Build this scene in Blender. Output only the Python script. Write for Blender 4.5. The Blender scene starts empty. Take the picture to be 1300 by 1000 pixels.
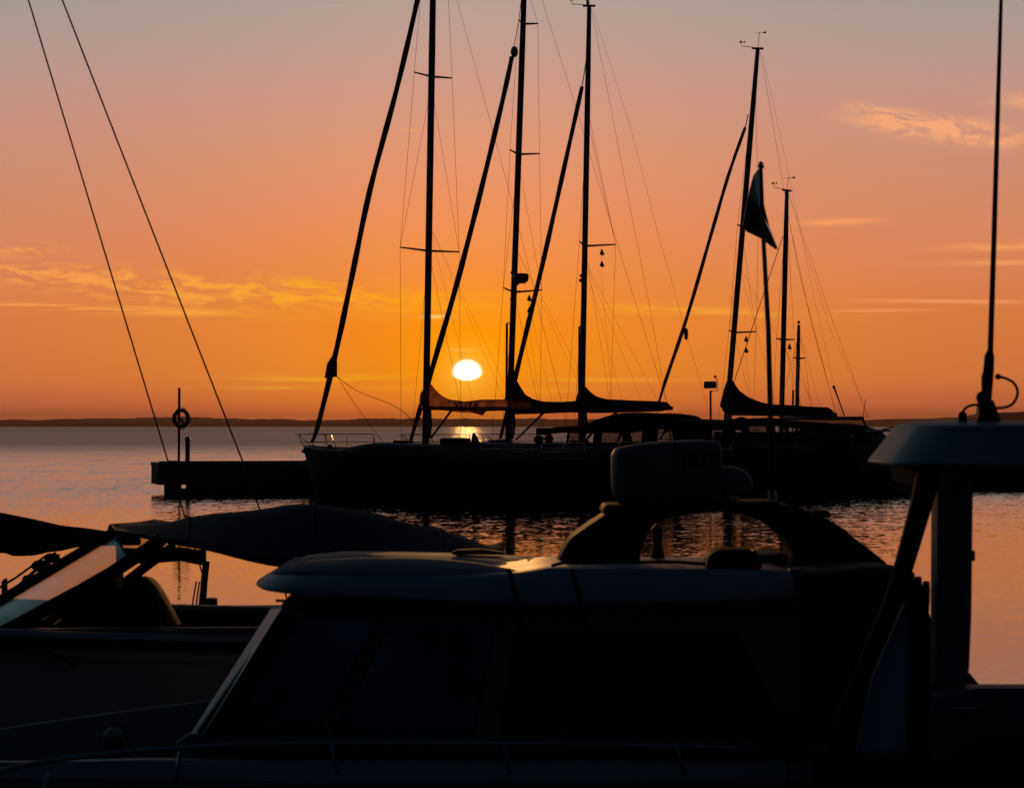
import bpy, bmesh, math, random
from mathutils import Vector, Matrix, noise as mnoise
random.seed(7)
S = bpy.context.scene
COL = S.collection
R_ = math.radians

# ------------------------------------------------------------------ camera
F, CX, HY, H = 3069.0, 650.0, 540.0, 3.0        # focal length in px of a 1300 px wide frame, horizon row, eye height
cam = bpy.data.cameras.new('camera'); co = bpy.data.objects.new('camera', cam); COL.objects.link(co)
cam.sensor_width = 36.0; cam.lens = F / 1300.0 * 36.0
cam.shift_y = (HY - 500.0) / 1300.0
cam.clip_start = 0.1; cam.clip_end = 40000
co.location = (0, 0, H); co.rotation_euler = (R_(90), 0, 0)
cam.dof.use_dof = True; cam.dof.focus_distance = 100.0; cam.dof.aperture_fstop = 8.0
S.camera = co
S.view_settings.view_transform = 'Standard'; S.view_settings.look = 'None'
S.view_settings.exposure = 0; S.view_settings.gamma = 1
S.cycles.volume_bounces = 0; S.cycles.max_bounces = 6; S.cycles.use_denoising = True
S.cycles.sample_clamp_indirect = 3.0

# ------------------------------------------------------------------ sun and sky
SU, SV = (593 - CX) / F, (HY - 470) / F          # sun direction: tan(azimuth), tan(elevation)
sun = bpy.data.lights.new('sun', 'SUN'); so = bpy.data.objects.new('sun', sun); COL.objects.link(so)
sun.energy = .85; sun.angle = R_(0.5); sun.color = (1.0, 0.46, 0.13)
so.rotation_euler = Vector((SU, 1, SV)).to_track_quat('Z', 'Y').to_euler()

W = bpy.data.worlds.new('World'); S.world = W; W.use_nodes = True
nt = W.node_tree; nt.nodes.clear()
def N(t, **k):
    n = nt.nodes.new(t)
    for a, b in k.items(): setattr(n, a, b)
    return n
def lk(a, b): nt.links.new(a, b)
def M_(op, a, b=None, c=None, clamp=False):
    n = N('ShaderNodeMath', operation=op); n.use_clamp = clamp
    for i, v in enumerate((a, b, c)):
        if v is None: continue
        if isinstance(v, (int, float)): n.inputs[i].default_value = v
        else: lk(v, n.inputs[i])
    return n.outputs[0]
def mixc(f, a, b, bt='MIX'):
    n = N('ShaderNodeMix', data_type='RGBA', blend_type=bt)
    for s, v in ((n.inputs[0], f), (n.inputs[6], a), (n.inputs[7], b)):
        if isinstance(v, (int, float)): s.default_value = v
        elif isinstance(v, tuple): s.default_value = v + (1,)
        else: lk(v, s)
    return n.outputs[2]
def ramp(f, pts, interp='LINEAR'):
    n = N('ShaderNodeValToRGB'); cr = n.color_ramp; cr.interpolation = interp
    while len(cr.elements) > 1: cr.elements.remove(cr.elements[-1])
    for i, (p, c) in enumerate(pts):
        e = cr.elements[0] if i == 0 else cr.elements.new(p)
        e.position = p; e.color = tuple(c) + (1,)
    lk(f, n.inputs[0]); return n.outputs[0]
def lin(r, g, b):
    return tuple((v / 255 / 12.92) if v / 255 <= .04045 else ((v / 255 + .055) / 1.055) ** 2.4 for v in (r, g, b))
def gauss(x, x0, s):
    d = M_('DIVIDE', M_('SUBTRACT', x, x0), s)
    return M_('EXPONENT', M_('MULTIPLY', M_('MULTIPLY', d, d), -1.0))
tc = N('ShaderNodeTexCoord'); sep = N('ShaderNodeSeparateXYZ'); lk(tc.outputs['Generated'], sep.inputs[0])
X, Y, Z = sep.outputs
hor = M_('SQRT', M_('ADD', M_('MULTIPLY', X, X), M_('MULTIPLY', Y, Y)))
hor = M_('MAXIMUM', hor, 1e-4)
# elevation and azimuth (radians), expressed in thousandths so the numbers below are easy to read
EL = M_('MULTIPLY', M_('ARCTANGENT', M_('DIVIDE', Z, hor)), F)         # ~ rows above the horizon
AZ = M_('MULTIPLY', M_('ARCTAN2', X, Y), F)                             # ~ columns right of the lens axis
e01 = M_('DIVIDE', EL, 1600.0, clamp=True)
def q(v): return v / 1600.0
TOP = [(q(680), (.27, .235, .22)), (q(850), (.12, .125, .135)), (q(1100), (.035, .045, .055)), (1.0, (.006, .011, .016))]
side = ramp(e01, [(0, lin(180, 92, 66)), (q(30), lin(202, 106, 66)), (q(60), lin(212, 118, 64)), (q(140), lin(214, 122, 68)),
    (q(240), lin(213, 133, 96)), (q(340), lin(204, 140, 116)), (q(440), lin(188, 148, 136)), (q(540), lin(158, 154, 148))] + TOP)
front = ramp(e01, [(0, lin(242, 112, 56)), (q(30), lin(255, 132, 34)), (q(70), lin(255, 145, 0)), (q(120), lin(255, 143, 4)),
    (q(170), lin(250, 143, 45)), (q(240), lin(243, 144, 80)), (q(340), lin(228, 149, 110)), (q(440), lin(204, 153, 134)), (q(540), lin(182, 158, 146))] + TOP)
sunaz = SU * F; sunel = SV * F
wf = M_('ADD', M_('MULTIPLY', gauss(AZ, sunaz + 10, 420.0), .75), M_('MULTIPLY', gauss(AZ, sunaz, 170.0), .25))
sky = mixc(wf, side, front)
# thin horizontal haze layering just above the sea
mp = N('ShaderNodeCombineXYZ'); lk(M_('MULTIPLY', AZ, .0011), mp.inputs[0]); lk(M_('MULTIPLY', EL, .03), mp.inputs[1])
nz = N('ShaderNodeTexNoise'); nz.inputs['Scale'].default_value = 1.0; nz.inputs['Detail'].default_value = 3; lk(mp.outputs[0], nz.inputs[0])
band = M_('MULTIPLY', gauss(EL, 30.0, 40.0), M_('MULTIPLY', M_('SUBTRACT', nz.outputs[0], .5), .9))
sky = mixc(M_('MAXIMUM', band, 0.0), sky, lin(192, 92, 70))
# cirrus: wisps confined to a few banks
def bank(az, el, wa, we, amp, tilt=0.0):
    e = M_('SUBTRACT', EL, M_('MULTIPLY', M_('SUBTRACT', AZ, az), tilt))
    return M_('MULTIPLY', M_('MULTIPLY', gauss(AZ, az, wa), gauss(e, el, we)), amp)
def wisp(sx, sy, off, lo, hi, warp=.6, detail=6, shear=0.0):
    c = N('ShaderNodeCombineXYZ')
    lk(M_('MULTIPLY', M_('ADD', AZ, M_('MULTIPLY', EL, shear)), sx), c.inputs[0]); lk(M_('MULTIPLY', EL, sy), c.inputs[1]); c.inputs[2].default_value = off
    n = N('ShaderNodeTexNoise'); n.inputs['Scale'].default_value = 1; n.inputs['Detail'].default_value = detail
    n.inputs['Roughness'].default_value = .58; n.inputs['Distortion'].default_value = warp
    lk(c.outputs[0], n.inputs[0])
    m = N('ShaderNodeMapRange'); m.interpolation_type = 'SMOOTHSTEP'; m.inputs[1].default_value = lo; m.inputs[2].default_value = hi
    lk(n.outputs[0], m.inputs[0]); return m.outputs[0]
def px(x): return x - CX
def py(y): return HY - y
def cloud(banks, w, col, sky):
    b = banks[0]
    for k in banks[1:]: b = M_('ADD', b, k)
    return mixc(M_('MULTIPLY', b, w, clamp=True), sky, col)
feather = wisp(.024, .10, 3.1, .43, .68, .8, 9, shear=1.2)
streak = wisp(.008, .13, 8.7, .38, .60, .5, 6)
puff = wisp(.022, .05, 5.2, .36, .66, .7, 6, shear=.8)
warm = mixc(gauss(AZ, sunaz, 420.0), lin(244, 152, 84), lin(255, 166, 12))
sky = cloud([bank(px(60), py(350), 140, 17, 1.5, -.06), bank(px(300), py(371), 155, 17, 2.3, -.02), bank(px(470), py(380), 130, 8, 1.1), bank(px(0), py(318), 80, 7, 1.6)], feather, warm, sky)
sky = cloud([bank(px(120), py(394), 220, 5, 1.5, -.03), bank(px(420), py(376), 190, 5, .8), bank(px(560), py(392), 90, 12, .6), bank(px(880), py(396), 120, 7, 1.0, -.05),
             bank(px(420), py(480), 120, 5, 1.1), bank(px(430), py(493), 130, 3, 1.0), bank(px(740), py(482), 130, 3, .8), bank(px(690), py(500), 80, 10, .6)], streak, warm, sky)
sky = cloud([bank(px(1190), py(172), 80, 13, 3.0, -.14), bank(px(1320), py(150), 60, 14, 1.0, -.2), bank(px(1120), py(150), 45, 9, .8, -.2)], puff, lin(243, 166, 118), sky)
sky = cloud([bank(px(1062), py(285), 48, 4, 1.3, .03), bank(px(1270), py(317), 70, 4.5, 1.5, .02), bank(px(1265), py(338), 70, 3, 1.0),
             bank(px(1195), py(385), 110, 2.5, 1.0, -.02), bank(px(1110), py(396), 60, 2, .7), bank(px(525), py(168), 10, 1.5, 1.2)], wisp(.01, .06, 1.7, .3, .55, .3, 4), lin(242, 155, 96), sky)
sky = cloud([bank(px(554), py(402), 15, 2.2, 1.3), bank(px(590), py(444), 18, 2.0, .8)], wisp(.01, .06, 2.9, .2, .4, .2, 3), lin(255, 214, 110), sky)
# glow and disc of the low sun
dA = M_('SUBTRACT', AZ, sunaz); dE = M_('SUBTRACT', EL, sunel - 3.0)
r2 = M_('ADD', M_('MULTIPLY', dA, dA), M_('MULTIPLY', dE, dE))
glow = M_('EXPONENT', M_('MULTIPLY', r2, -1 / 70.0 ** 2))
sky = mixc(M_('MULTIPLY', glow, .8), sky, (1.12, .375, .0))
halo = M_('EXPONENT', M_('MULTIPLY', r2, -1 / 27.0 ** 2))
sky = mixc(M_('MULTIPLY', halo, .6), sky, (1.25, .62, .06))
up = M_('GREATER_THAN', dE, 0.0)
ry = M_('ADD', 9.5, M_('MULTIPLY', up, 6.0))
ex = M_('DIVIDE', dA, 17.5); ey = M_('DIVIDE', dE, ry)
rr = M_('SQRT', M_('ADD', M_('POWER', M_('ABSOLUTE', ex), 2.0), M_('POWER', M_('ABSOLUTE', ey), 2.0)))
disc = N('ShaderNodeMapRange'); disc.interpolation_type = 'SMOOTHSTEP'
disc.inputs[1].default_value = 1.22; disc.inputs[2].default_value = .78; lk(rr, disc.inputs[0])
sky = mixc(disc.outputs[0], sky, (2.4, 2.1, 1.4))
# the glow fades to dusk blue away from the sunset, and there is nothing bright below the horizon
ang = M_('ABSOLUTE', M_('DIVIDE', AZ, F))
mr = N('ShaderNodeMapRange'); mr.interpolation_type = 'SMOOTHSTEP'; mr.inputs[1].default_value = .21; mr.inputs[2].default_value = .62; lk(ang, mr.inputs[0])
dusk = ramp(e01, [(0, (.0010, .0018, .0045)), (.25, (.0012, .0034, .0092)), (1, (.0012, .0040, .0105))])
sky = mixc(mr.outputs[0], sky, dusk)
mz = N('ShaderNodeMapRange'); mz.interpolation_type = 'SMOOTHSTEP'; mz.inputs[1].default_value = .42; mz.inputs[2].default_value = 1.0; lk(Z, mz.inputs[0])
sky = mixc(mz.outputs[0], sky, (.0018, .0058, .0125))
# the clear blue-green band of sky high to the left, outside the frame
teal = M_('MULTIPLY', gauss(AZ, -1950.0, 820.0), gauss(EL, 900.0, 700.0))
sky = mixc(teal, sky, (.16, .30, .34))
st = N('ShaderNodeTexSky'); st.sky_type = 'NISHITA'; st.sun_disc = False; st.sun_elevation = math.atan(SV); st.sun_rotation = math.atan(SU)
st.air_density = 1.5; st.dust_density = 2.0
bg = N('ShaderNodeBackground'); lk(sky, bg.inputs[0]); bg.inputs[1].default_value = 1.04
bg2 = N('ShaderNodeBackground'); lk(st.outputs[0], bg2.inputs[0]); bg2.inputs[1].default_value = .0004
ad = N('ShaderNodeAddShader'); lk(bg.outputs[0], ad.inputs[0]); lk(bg2.outputs[0], ad.inputs[1])
wo = N('ShaderNodeOutputWorld'); lk(ad.outputs[0], wo.inputs[0])

# ------------------------------------------------------------------ materials
def material(name, col, rough=.5, metal=0.0, coat=0.0, var=.12, scale=6.0, bump=0.0, bscale=40.0, trans=0.0, spec=.5):
    m = bpy.data.materials.new(name); m.use_nodes = True; t = m.node_tree; b = t.nodes['Principled BSDF']
    tcn = t.nodes.new('ShaderNodeTexCoord'); n = t.nodes.new('ShaderNodeTexNoise'); n.inputs['Scale'].default_value = scale; n.inputs['Detail'].default_value = 6
    t.links.new(tcn.outputs['Object'], n.inputs[0])
    r = t.nodes.new('ShaderNodeValToRGB')
    r.color_ramp.elements[0].position = .3; r.color_ramp.elements[1].position = .7
    r.color_ramp.elements[0].color = tuple(c * (1 - var) for c in col) + (1,); r.color_ramp.elements[1].color = tuple(min(1, c * (1 + var)) for c in col) + (1,)
    t.links.new(n.outputs[0], r.inputs[0]); t.links.new(r.outputs[0], b.inputs['Base Color'])
    mr = t.nodes.new('ShaderNodeMapRange'); mr.inputs[3].default_value = rough * .8; mr.inputs[4].default_value = min(1, rough * 1.25)
    t.links.new(n.outputs[0], mr.inputs[0]); t.links.new(mr.outputs[0], b.inputs['Roughness'])
    b.inputs['Metallic'].default_value = metal; b.inputs['Coat Weight'].default_value = coat; b.inputs['Coat Roughness'].default_value = .15
    b.inputs['Specular IOR Level'].default_value = spec
    if bump:
        n2 = t.nodes.new('ShaderNodeTexNoise'); n2.inputs['Scale'].default_value = bscale; n2.inputs['Detail'].default_value = 4; t.links.new(tcn.outputs['Object'], n2.inputs[0])
        bp = t.nodes.new('ShaderNodeBump'); bp.inputs['Strength'].default_value = bump; bp.inputs['Distance'].default_value = .02
        t.links.new(n2.outputs[0], bp.inputs['Height']); t.links.new(bp.outputs[0], b.inputs['Normal'])
    if trans:
        o = t.nodes['Material Output']; tl = t.nodes.new('ShaderNodeBsdfTranslucent'); t.links.new(r.outputs[0], tl.inputs[0])
        mx = t.nodes.new('ShaderNodeMixShader'); mx.inputs[0].default_value = trans
        t.links.new(b.outputs[0], mx.inputs[1]); t.links.new(tl.outputs[0], mx.inputs[2]); t.links.new(mx.outputs[0], o.inputs[0])
    return m
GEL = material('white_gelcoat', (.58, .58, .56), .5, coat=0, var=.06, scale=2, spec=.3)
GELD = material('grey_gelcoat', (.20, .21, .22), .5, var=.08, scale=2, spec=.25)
NAVY = material('navy_hull_paint', (.02, .028, .05), .3, coat=.3)
HULLW = material('pale_hull_paint', (.25, .25, .25), .6, var=.1, scale=1.5, spec=.2)
DARKH = material('dark_hull_paint', (.012, .012, .014), .7, spec=.08)
ARCHM = material('black_arch_paint', (.05, .055, .065), .7, spec=.12)
ALU = material('anodised_mast_aluminium', (.16, .16, .17), .45, metal=.6, var=.1)
STEEL = material('stainless_steel', (.45, .45, .46), .25, metal=1.0, var=.05)
WIRE = material('rigging_wire', (.05, .05, .05), .5)
ROPE = material('rope', (.10, .09, .08), .9, bump=.3)
CANVAS = material('navy_canvas', (.018, .024, .04), .9, bump=.3, bscale=60, spec=.1)
CANVAS2 = material('weathered_canvas', (.07, .08, .10), .9, bump=.4, bscale=14, scale=3, var=.25)
SAIL = material('tan_sail_cover', (.68, .27, .17), .9, bump=.5, bscale=9, trans=.75, var=.45, scale=2.5)  # reddish tint puts the sun's glow into the cloth colour
TEAK = material('dark_non_skid_deck', (.04, .038, .035), .95, var=.2, spec=.1)
FURL = material('furled_sail_strip', (.05, .045, .05), .9, bump=.3, bscale=20)
WOOD = material('tarred_pier_timber', (.06, .045, .035), .85, var=.3, scale=3, bump=.5, bscale=12)
CONC = material('pier_concrete', (.12, .11, .10), .9, var=.2, scale=2, bump=.4, bscale=8)
RUB = material('black_rubber', (.02, .02, .02), .7, spec=.12)
VINYL = material('black_vinyl', (.02, .02, .024), .7, bump=.2, spec=.12)
SEATM = material('grey_upholstery', (.04, .04, .045), .8, bump=.2, spec=.1)
RED = material('red_nylon', (.16, .02, .02), .8, bump=.2)
ORAN = material('orange_ring_shell', (.45, .10, .03), .5)
LETT = material('black_lettering', (.01, .01, .012), .4)
WHT = material('white_plastic', (.5, .5, .5), .4)
LAND = material('wooded_shore', (.045, .035, .022), .95, var=.4, scale=.01)
def glassm(name, tint, refl_rough=.03, mixf=.12, body=(.02, .025, .03), ior=1.5):
    m = bpy.data.materials.new(name); m.use_nodes = True; t = m.node_tree; t.nodes.clear()
    o = t.nodes.new('ShaderNodeOutputMaterial'); tr = t.nodes.new('ShaderNodeBsdfTransparent'); tr.inputs[0].default_value = tint + (1,)
    g = t.nodes.new('ShaderNodeBsdfGlossy'); g.inputs['Roughness'].default_value = refl_rough
    d = t.nodes.new('ShaderNodeBsdfDiffuse'); d.inputs[0].default_value = body + (1,)
    n = t.nodes.new('ShaderNodeTexNoise'); n.inputs['Scale'].default_value = 3; tcn = t.nodes.new('ShaderNodeTexCoord'); t.links.new(tcn.outputs['Object'], n.inputs[0])
    bp = t.nodes.new('ShaderNodeBump'); bp.inputs['Strength'].default_value = .15; bp.inputs['Distance'].default_value = .03; t.links.new(n.outputs[0], bp.inputs['Height']); t.links.new(bp.outputs[0], g.inputs['Normal'])
    m1 = t.nodes.new('ShaderNodeMixShader'); m1.inputs[0].default_value = mixf; t.links.new(tr.outputs[0], m1.inputs[1]); t.links.new(d.outputs[0], m1.inputs[2])
    fr = t.nodes.new('ShaderNodeFresnel'); fr.inputs[0].default_value = ior
    m2 = t.nodes.new('ShaderNodeMixShader'); t.links.new(fr.outputs[0], m2.inputs[0]); t.links.new(m1.outputs[0], m2.inputs[1]); t.links.new(g.outputs[0], m2.inputs[2])
    t.links.new(m2.outputs[0], o.inputs[0]); return m
CLEAR = glassm('clear_vinyl_window', (.72, .66, .62), .15, .10)
SHIELD = glassm('plexiglass_windscreen', (.80, .74, .70), .18, .12, (.40, .48, .48), 1.9)
TINT = glassm('dark_cabin_glass', (.05, .06, .07), .06, .4, (.01, .012, .015))

# ------------------------------------------------------------------ mesh helpers
def P(x, y, d):
    """point at depth d seen in column x, row y"""
    return Vector(((x - CX) / F * d, d, H - (y - HY) / F * d))
class MB:
    def __init__(s): s.v = []; s.f = []
    def add(s, vs, fs):
        o = len(s.v); s.v += [Vector(v) for v in vs]; s.f += [tuple(i + o for i in f) for f in fs]; return s
    def tube(s, pts, r, n=6, caps=True):
        pts = [Vector(p) for p in pts]; rs = r if isinstance(r, (list, tuple)) else [r] * len(pts)
        vs = []; fs = []
        prev = None
        for i, p in enumerate(pts):
            a = pts[max(0, i - 1)]; b = pts[min(len(pts) - 1, i + 1)]; t = (b - a).normalized()
            if prev is None:
                u = t.orthogonal().normalized()
            else:
                u = (prev - t * prev.dot(t));  u = u.normalized() if u.length > 1e-6 else t.orthogonal().normalized()
            prev = u; w = t.cross(u)
            for k in range(n):
                an = 2 * math.pi * k / n; vs.append(p + (u * math.cos(an) + w * math.sin(an)) * rs[i])
        for i in range(len(pts) - 1):
            for k in range(n):
                k2 = (k + 1) % n; fs.append((i * n + k, i * n + k2, (i + 1) * n + k2, (i + 1) * n + k))
        if caps: fs.append(tuple(range(n))[::-1]); fs.append(tuple((len(pts) - 1) * n + k for k in range(n)))
        return s.add(vs, fs)
    def box(s, lo, hi, fn=None):
        vs = [Vector((x, y, z)) for x in (lo[0], hi[0]) for y in (lo[1], hi[1]) for z in (lo[2], hi[2])]
        if fn: vs = [fn(*v) for v in vs]
        return s.add(vs, [(0, 1, 3, 2), (4, 6, 7, 5), (0, 4, 5, 1), (2, 3, 7, 6), (0, 2, 6, 4), (1, 5, 7, 3)])
    def loft(s, rings, caps=True, closed=True):
        n = len(rings[0]); vs = [v for r in rings for v in r]; fs = []
        for i in range(len(rings) - 1):
            for k in range(n if closed else n - 1):
                k2 = (k + 1) % n; fs.append((i * n + k, i * n + k2, (i + 1) * n + k2, (i + 1) * n + k))
        if caps and closed: fs.append(tuple(range(n))[::-1]); fs.append(tuple((len(rings) - 1) * n + k for k in range(n)))
        return s.add(vs, fs)
    def prism(s, poly, d0, d1):
        """outline given in columns/rows, real solid from depth d0 to d1 (true size kept: the far face is the near one moved back)"""
        a = [P(x, y, d0) for x, y in poly]; b = [v + Vector((0, d1 - d0, 0)) for v in a]
        return s.loft([a, b])
    def ring(s, outer, inner, d0, d1):
        """solid band between two outlines of equal length, open ends"""
        o0 = [P(x, y, d0) for x, y in outer]; i0 = [P(x, y, d0) for x, y in inner]; dv = Vector((0, d1 - d0, 0))
        n = len(outer); vs = o0 + i0 + [v + dv for v in o0] + [v + dv for v in i0]; fs = []
        for k in range(n - 1):
            fs += [(k, k + 1, n + k + 1, n + k), (2 * n + k, 3 * n + k, 3 * n + k + 1, 2 * n + k + 1), (k, 2 * n + k, 2 * n + k + 1, k + 1), (n + k, n + k + 1, 3 * n + k + 1, 3 * n + k)]
        fs += [(0, n, 3 * n, 2 * n), (n - 1, 3 * n - 1, 4 * n - 1, 2 * n - 1)]
        return s.add(vs, fs)
    def ball(s, c, r, n=10, sc=(1, 1, 1)):
        c = Vector(c); rings = []
        for i in range(1, n):
            th = math.pi * i / n
            rings.append([c + Vector((r * sc[0] * math.sin(th) * math.cos(2 * math.pi * k / 12), r * sc[1] * math.sin(th) * math.sin(2 * math.pi * k / 12), r * sc[2] * math.cos(th))) for k in range(12)])
        return s.loft(rings)
    def torus(s, c, R, r, ax, n=24, m=8):
        ax = Vector(ax).normalized(); u = ax.orthogonal().normalized(); w = ax.cross(u); c = Vector(c); rings = []
        vs = []; fs = []
        for i in range(n):
            an = 2 * math.pi * i / n; d = u * math.cos(an) + w * math.sin(an)
            for k in range(m):
                b = 2 * math.pi * k / m; vs.append(c + d * (R + r * math.cos(b)) + ax * r * math.sin(b))
        for i in range(n):
            for k in range(m):
                i2 = (i + 1) % n; k2 = (k + 1) % m; fs.append((i * m + k, i2 * m + k, i2 * m + k2, i * m + k2))
        return s.add(vs, fs)
def thing(name, label, cat, base, group=None):
    o = bpy.data.objects.new(name, None); COL.objects.link(o); o.location = base; o['label'] = label; o['category'] = cat
    if group: o['group'] = group
    return o
def root_of(o):
    while o.parent: o = o.parent
    return o
def obj(name, mb, mat, parent=None, smooth=False, bevel=0, label=None, cat=None, group=None, kind=None, subsurf=0):
    off = root_of(parent).location if parent else Vector((0, 0, 0))
    me = bpy.data.meshes.new(name); me.from_pydata([tuple(v - off) for v in mb.v], [], mb.f)
    bm = bmesh.new(); bm.from_mesh(me); bmesh.ops.recalc_face_normals(bm, faces=bm.faces); bm.to_mesh(me); bm.free()
    me.materials.append(mat)
    if smooth: me.polygons.foreach_set('use_smooth', [True] * len(me.polygons))
    o = bpy.data.objects.new(name, me); COL.objects.link(o); o.parent = parent
    if bevel:
        b = o.modifiers.new('b', 'BEVEL'); b.width = bevel; b.segments = 3; b.limit_method = 'ANGLE'; b.angle_limit = R_(30)
        me.polygons.foreach_set('use_smooth', [True] * len(me.polygons)); w = o.modifiers.new('w', 'WEIGHTED_NORMAL'); w.keep_sharp = False
    if subsurf:
        u = o.modifiers.new('s', 'SUBSURF'); u.levels = subsurf; u.render_levels = subsurf
    for k, v in (('label', label), ('category', cat), ('group', group), ('kind', kind)):
        if v: o[k] = v
    return o
def interp(pts, x):
    if x <= pts[0][0]: return pts[0][1]
    for (a, b), (c, d) in zip(pts, pts[1:]):
        if x <= c: t = (x - a) / (c - a) if c > a else 0; return b + (d - b) * t
    return pts[-1][1]
def smoothpts(pts, k=6):
    """Catmull-Rom through 2-D or 3-D points"""
    out = []; p = [Vector(a) for a in pts]
    for i in range(len(p) - 1):
        p0 = p[max(0, i - 1)]; p1 = p[i]; p2 = p[i + 1]; p3 = p[min(len(p) - 1, i + 2)]
        for j in range(k):
            t = j / k; out.append(.5 * ((2 * p1) + (p2 - p0) * t + (2 * p0 - 5 * p1 + 4 * p2 - p3) * t * t + (3 * p1 - p0 - 3 * p2 + p3) * t ** 3))
    out.append(p[-1]); return out

def letters(txt, size, fat, pos, rot, parent, gap=1.12, mat=None):
    mat = mat or LETT
    fc = bpy.data.curves.new('lettering', 'FONT'); fc.body = txt; fc.size = size; fc.extrude = .003; fc.offset = fat; fc.space_character = gap
    fo = bpy.data.objects.new('lettering_tmp', fc); me = bpy.data.meshes.new_from_object(fo); bpy.data.objects.remove(fo); bpy.data.curves.remove(fc)
    me.materials.clear(); me.materials.append(mat); lo = bpy.data.objects.new('lettering', me); COL.objects.link(lo); lo.parent = parent
    lo.rotation_euler = rot; lo.location = pos - root_of(parent).location
    return lo

# ------------------------------------------------------------------ water
def water_mat():
    m = bpy.data.materials.new('harbour_water'); m.use_nodes = True; t = m.node_tree; b = t.nodes['Principled BSDF']
    b.inputs['Base Color'].default_value = (.004, .006, .008, 1); b.inputs['IOR'].default_value = 1.333
    g = t.nodes.new('ShaderNodeNewGeometry'); s = t.nodes.new('ShaderNodeSeparateXYZ'); t.links.new(g.outputs['Position'], s.inputs[0])
    r = t.nodes.new('ShaderNodeMapRange'); r.interpolation_type = 'SMOOTHSTEP'; r.inputs[1].default_value = 110; r.inputs[2].default_value = 420; r.inputs[3].default_value = .05; r.inputs[4].default_value = .30
    t.links.new(s.outputs[1], r.inputs[0]); t.links.new(r.outputs[0], b.inputs['Roughness'])
    def nd(ty, **k):
        n = t.nodes.new(ty)
        for a_, v_ in k.items(): setattr(n, a_, v_)
        return n
    def vm(op, a_, b_):
        n = nd('ShaderNodeVectorMath', operation=op)
        for i, v_ in enumerate((a_, b_)):
            if isinstance(v_, tuple): n.inputs[i].default_value = v_
            elif v_ is not None:
                t.links.new(v_, n.inputs[3 if (op == 'SCALE' and i == 1) else i])
        return n.outputs[0]
    def rng(x0, x1, y0, y1):
        k = nd('ShaderNodeMapRange'); k.interpolation_type = 'SMOOTHSTEP'
        for i, v_ in enumerate((x0, x1, y0, y1)): k.inputs[i + 1].default_value = v_
        t.links.new(s.outputs[1], k.inputs[0]); return k.outputs[0]
    tot = None
    for sc, amp, k in (((2.3, 1.5, 1), (.11, .15, 0), rng(42, 105, .10, 1.0)), ((7.0, 4.4, 1), (.15, .20, 0), rng(42, 105, .16, 1.0)), ((.22, .12, 1), (.05, .08, 0), rng(60, 180, .08, 1.3))):
        mp = nd('ShaderNodeMapping'); mp.inputs['Scale'].default_value = sc; t.links.new(g.outputs['Position'], mp.inputs[0])
        n = nd('ShaderNodeTexNoise'); n.inputs['Scale'].default_value = 1; n.inputs['Detail'].default_value = 2; n.inputs['Distortion'].default_value = .3; t.links.new(mp.outputs[0], n.inputs[0])
        v = vm('MULTIPLY', vm('SUBTRACT', n.outputs['Color'], (.5, .5, .5)), amp); v = vm('SCALE', v, k)
        tot = v if tot is None else vm('ADD', tot, v)
    lean = nd('ShaderNodeCombineXYZ'); t.links.new(rng(50, 118, -.003, -.055), lean.inputs[1]); lean.inputs[2].default_value = 1.0   # the facets one sees at grazing angles lean to the viewer
    nn = vm('NORMALIZE', vm('ADD', tot, lean.outputs[0]), None)
    t.links.new(nn, b.inputs['Normal']); return m
wm = MB().add([(-6000, -40, 0), (6000, -40, 0), (6000, 8000, 0), (-6000, 8000, 0)], [(0, 1, 2, 3)])
obj('water', wm, water_mat(), kind='structure')

# ------------------------------------------------------------------ far shore and headland
def ridge(name, d, x0, x1, top, seed, depth=500, step=2.0):
    xs = []; x = x0
    while x <= x1: xs.append(x); x += step
    rings = []
    for x in xs:
        h = (HY - interp(top, x)) / F * d + H
        h += (mnoise.noise(Vector((x * .035, seed, 0))) * 3.2 + mnoise.noise(Vector((x * .16, seed, 3))) * 1.6 + mnoise.noise(Vector((x * .6, seed, 5))) * .9) * d / 6000
        X0 = (x - CX) / F * d; wob = mnoise.noise(Vector((x * .02, seed, 9))) * 40
        rings.append([Vector((X0, d + wob, -.5)), Vector((X0, d + wob + 6, h * .55)), Vector((X0, d + wob + 40, h)), Vector((X0, d + wob + 120, h * 1.02)), Vector((X0, d + depth, -.5))])
    return obj(name, MB().loft(rings), LAND, kind='structure')
ridge('far_shore', 6000, -1300, 2600, [(-1300, 530), (0, 533.5), (150, 530.5), (205, 529), (260, 530.5), (420, 533), (520, 531), (600, 531.5), (800, 532.5), (1000, 533.5), (1300, 530), (2600, 530)], 1.3)
ridge('headland', 2600, 1175, 2300, [(1175, 539.5), (1215, 536), (1245, 530), (1268, 524.5), (1300, 524), (1500, 518), (2300, 515)], 7.7, depth=300, step=1.5)

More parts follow.
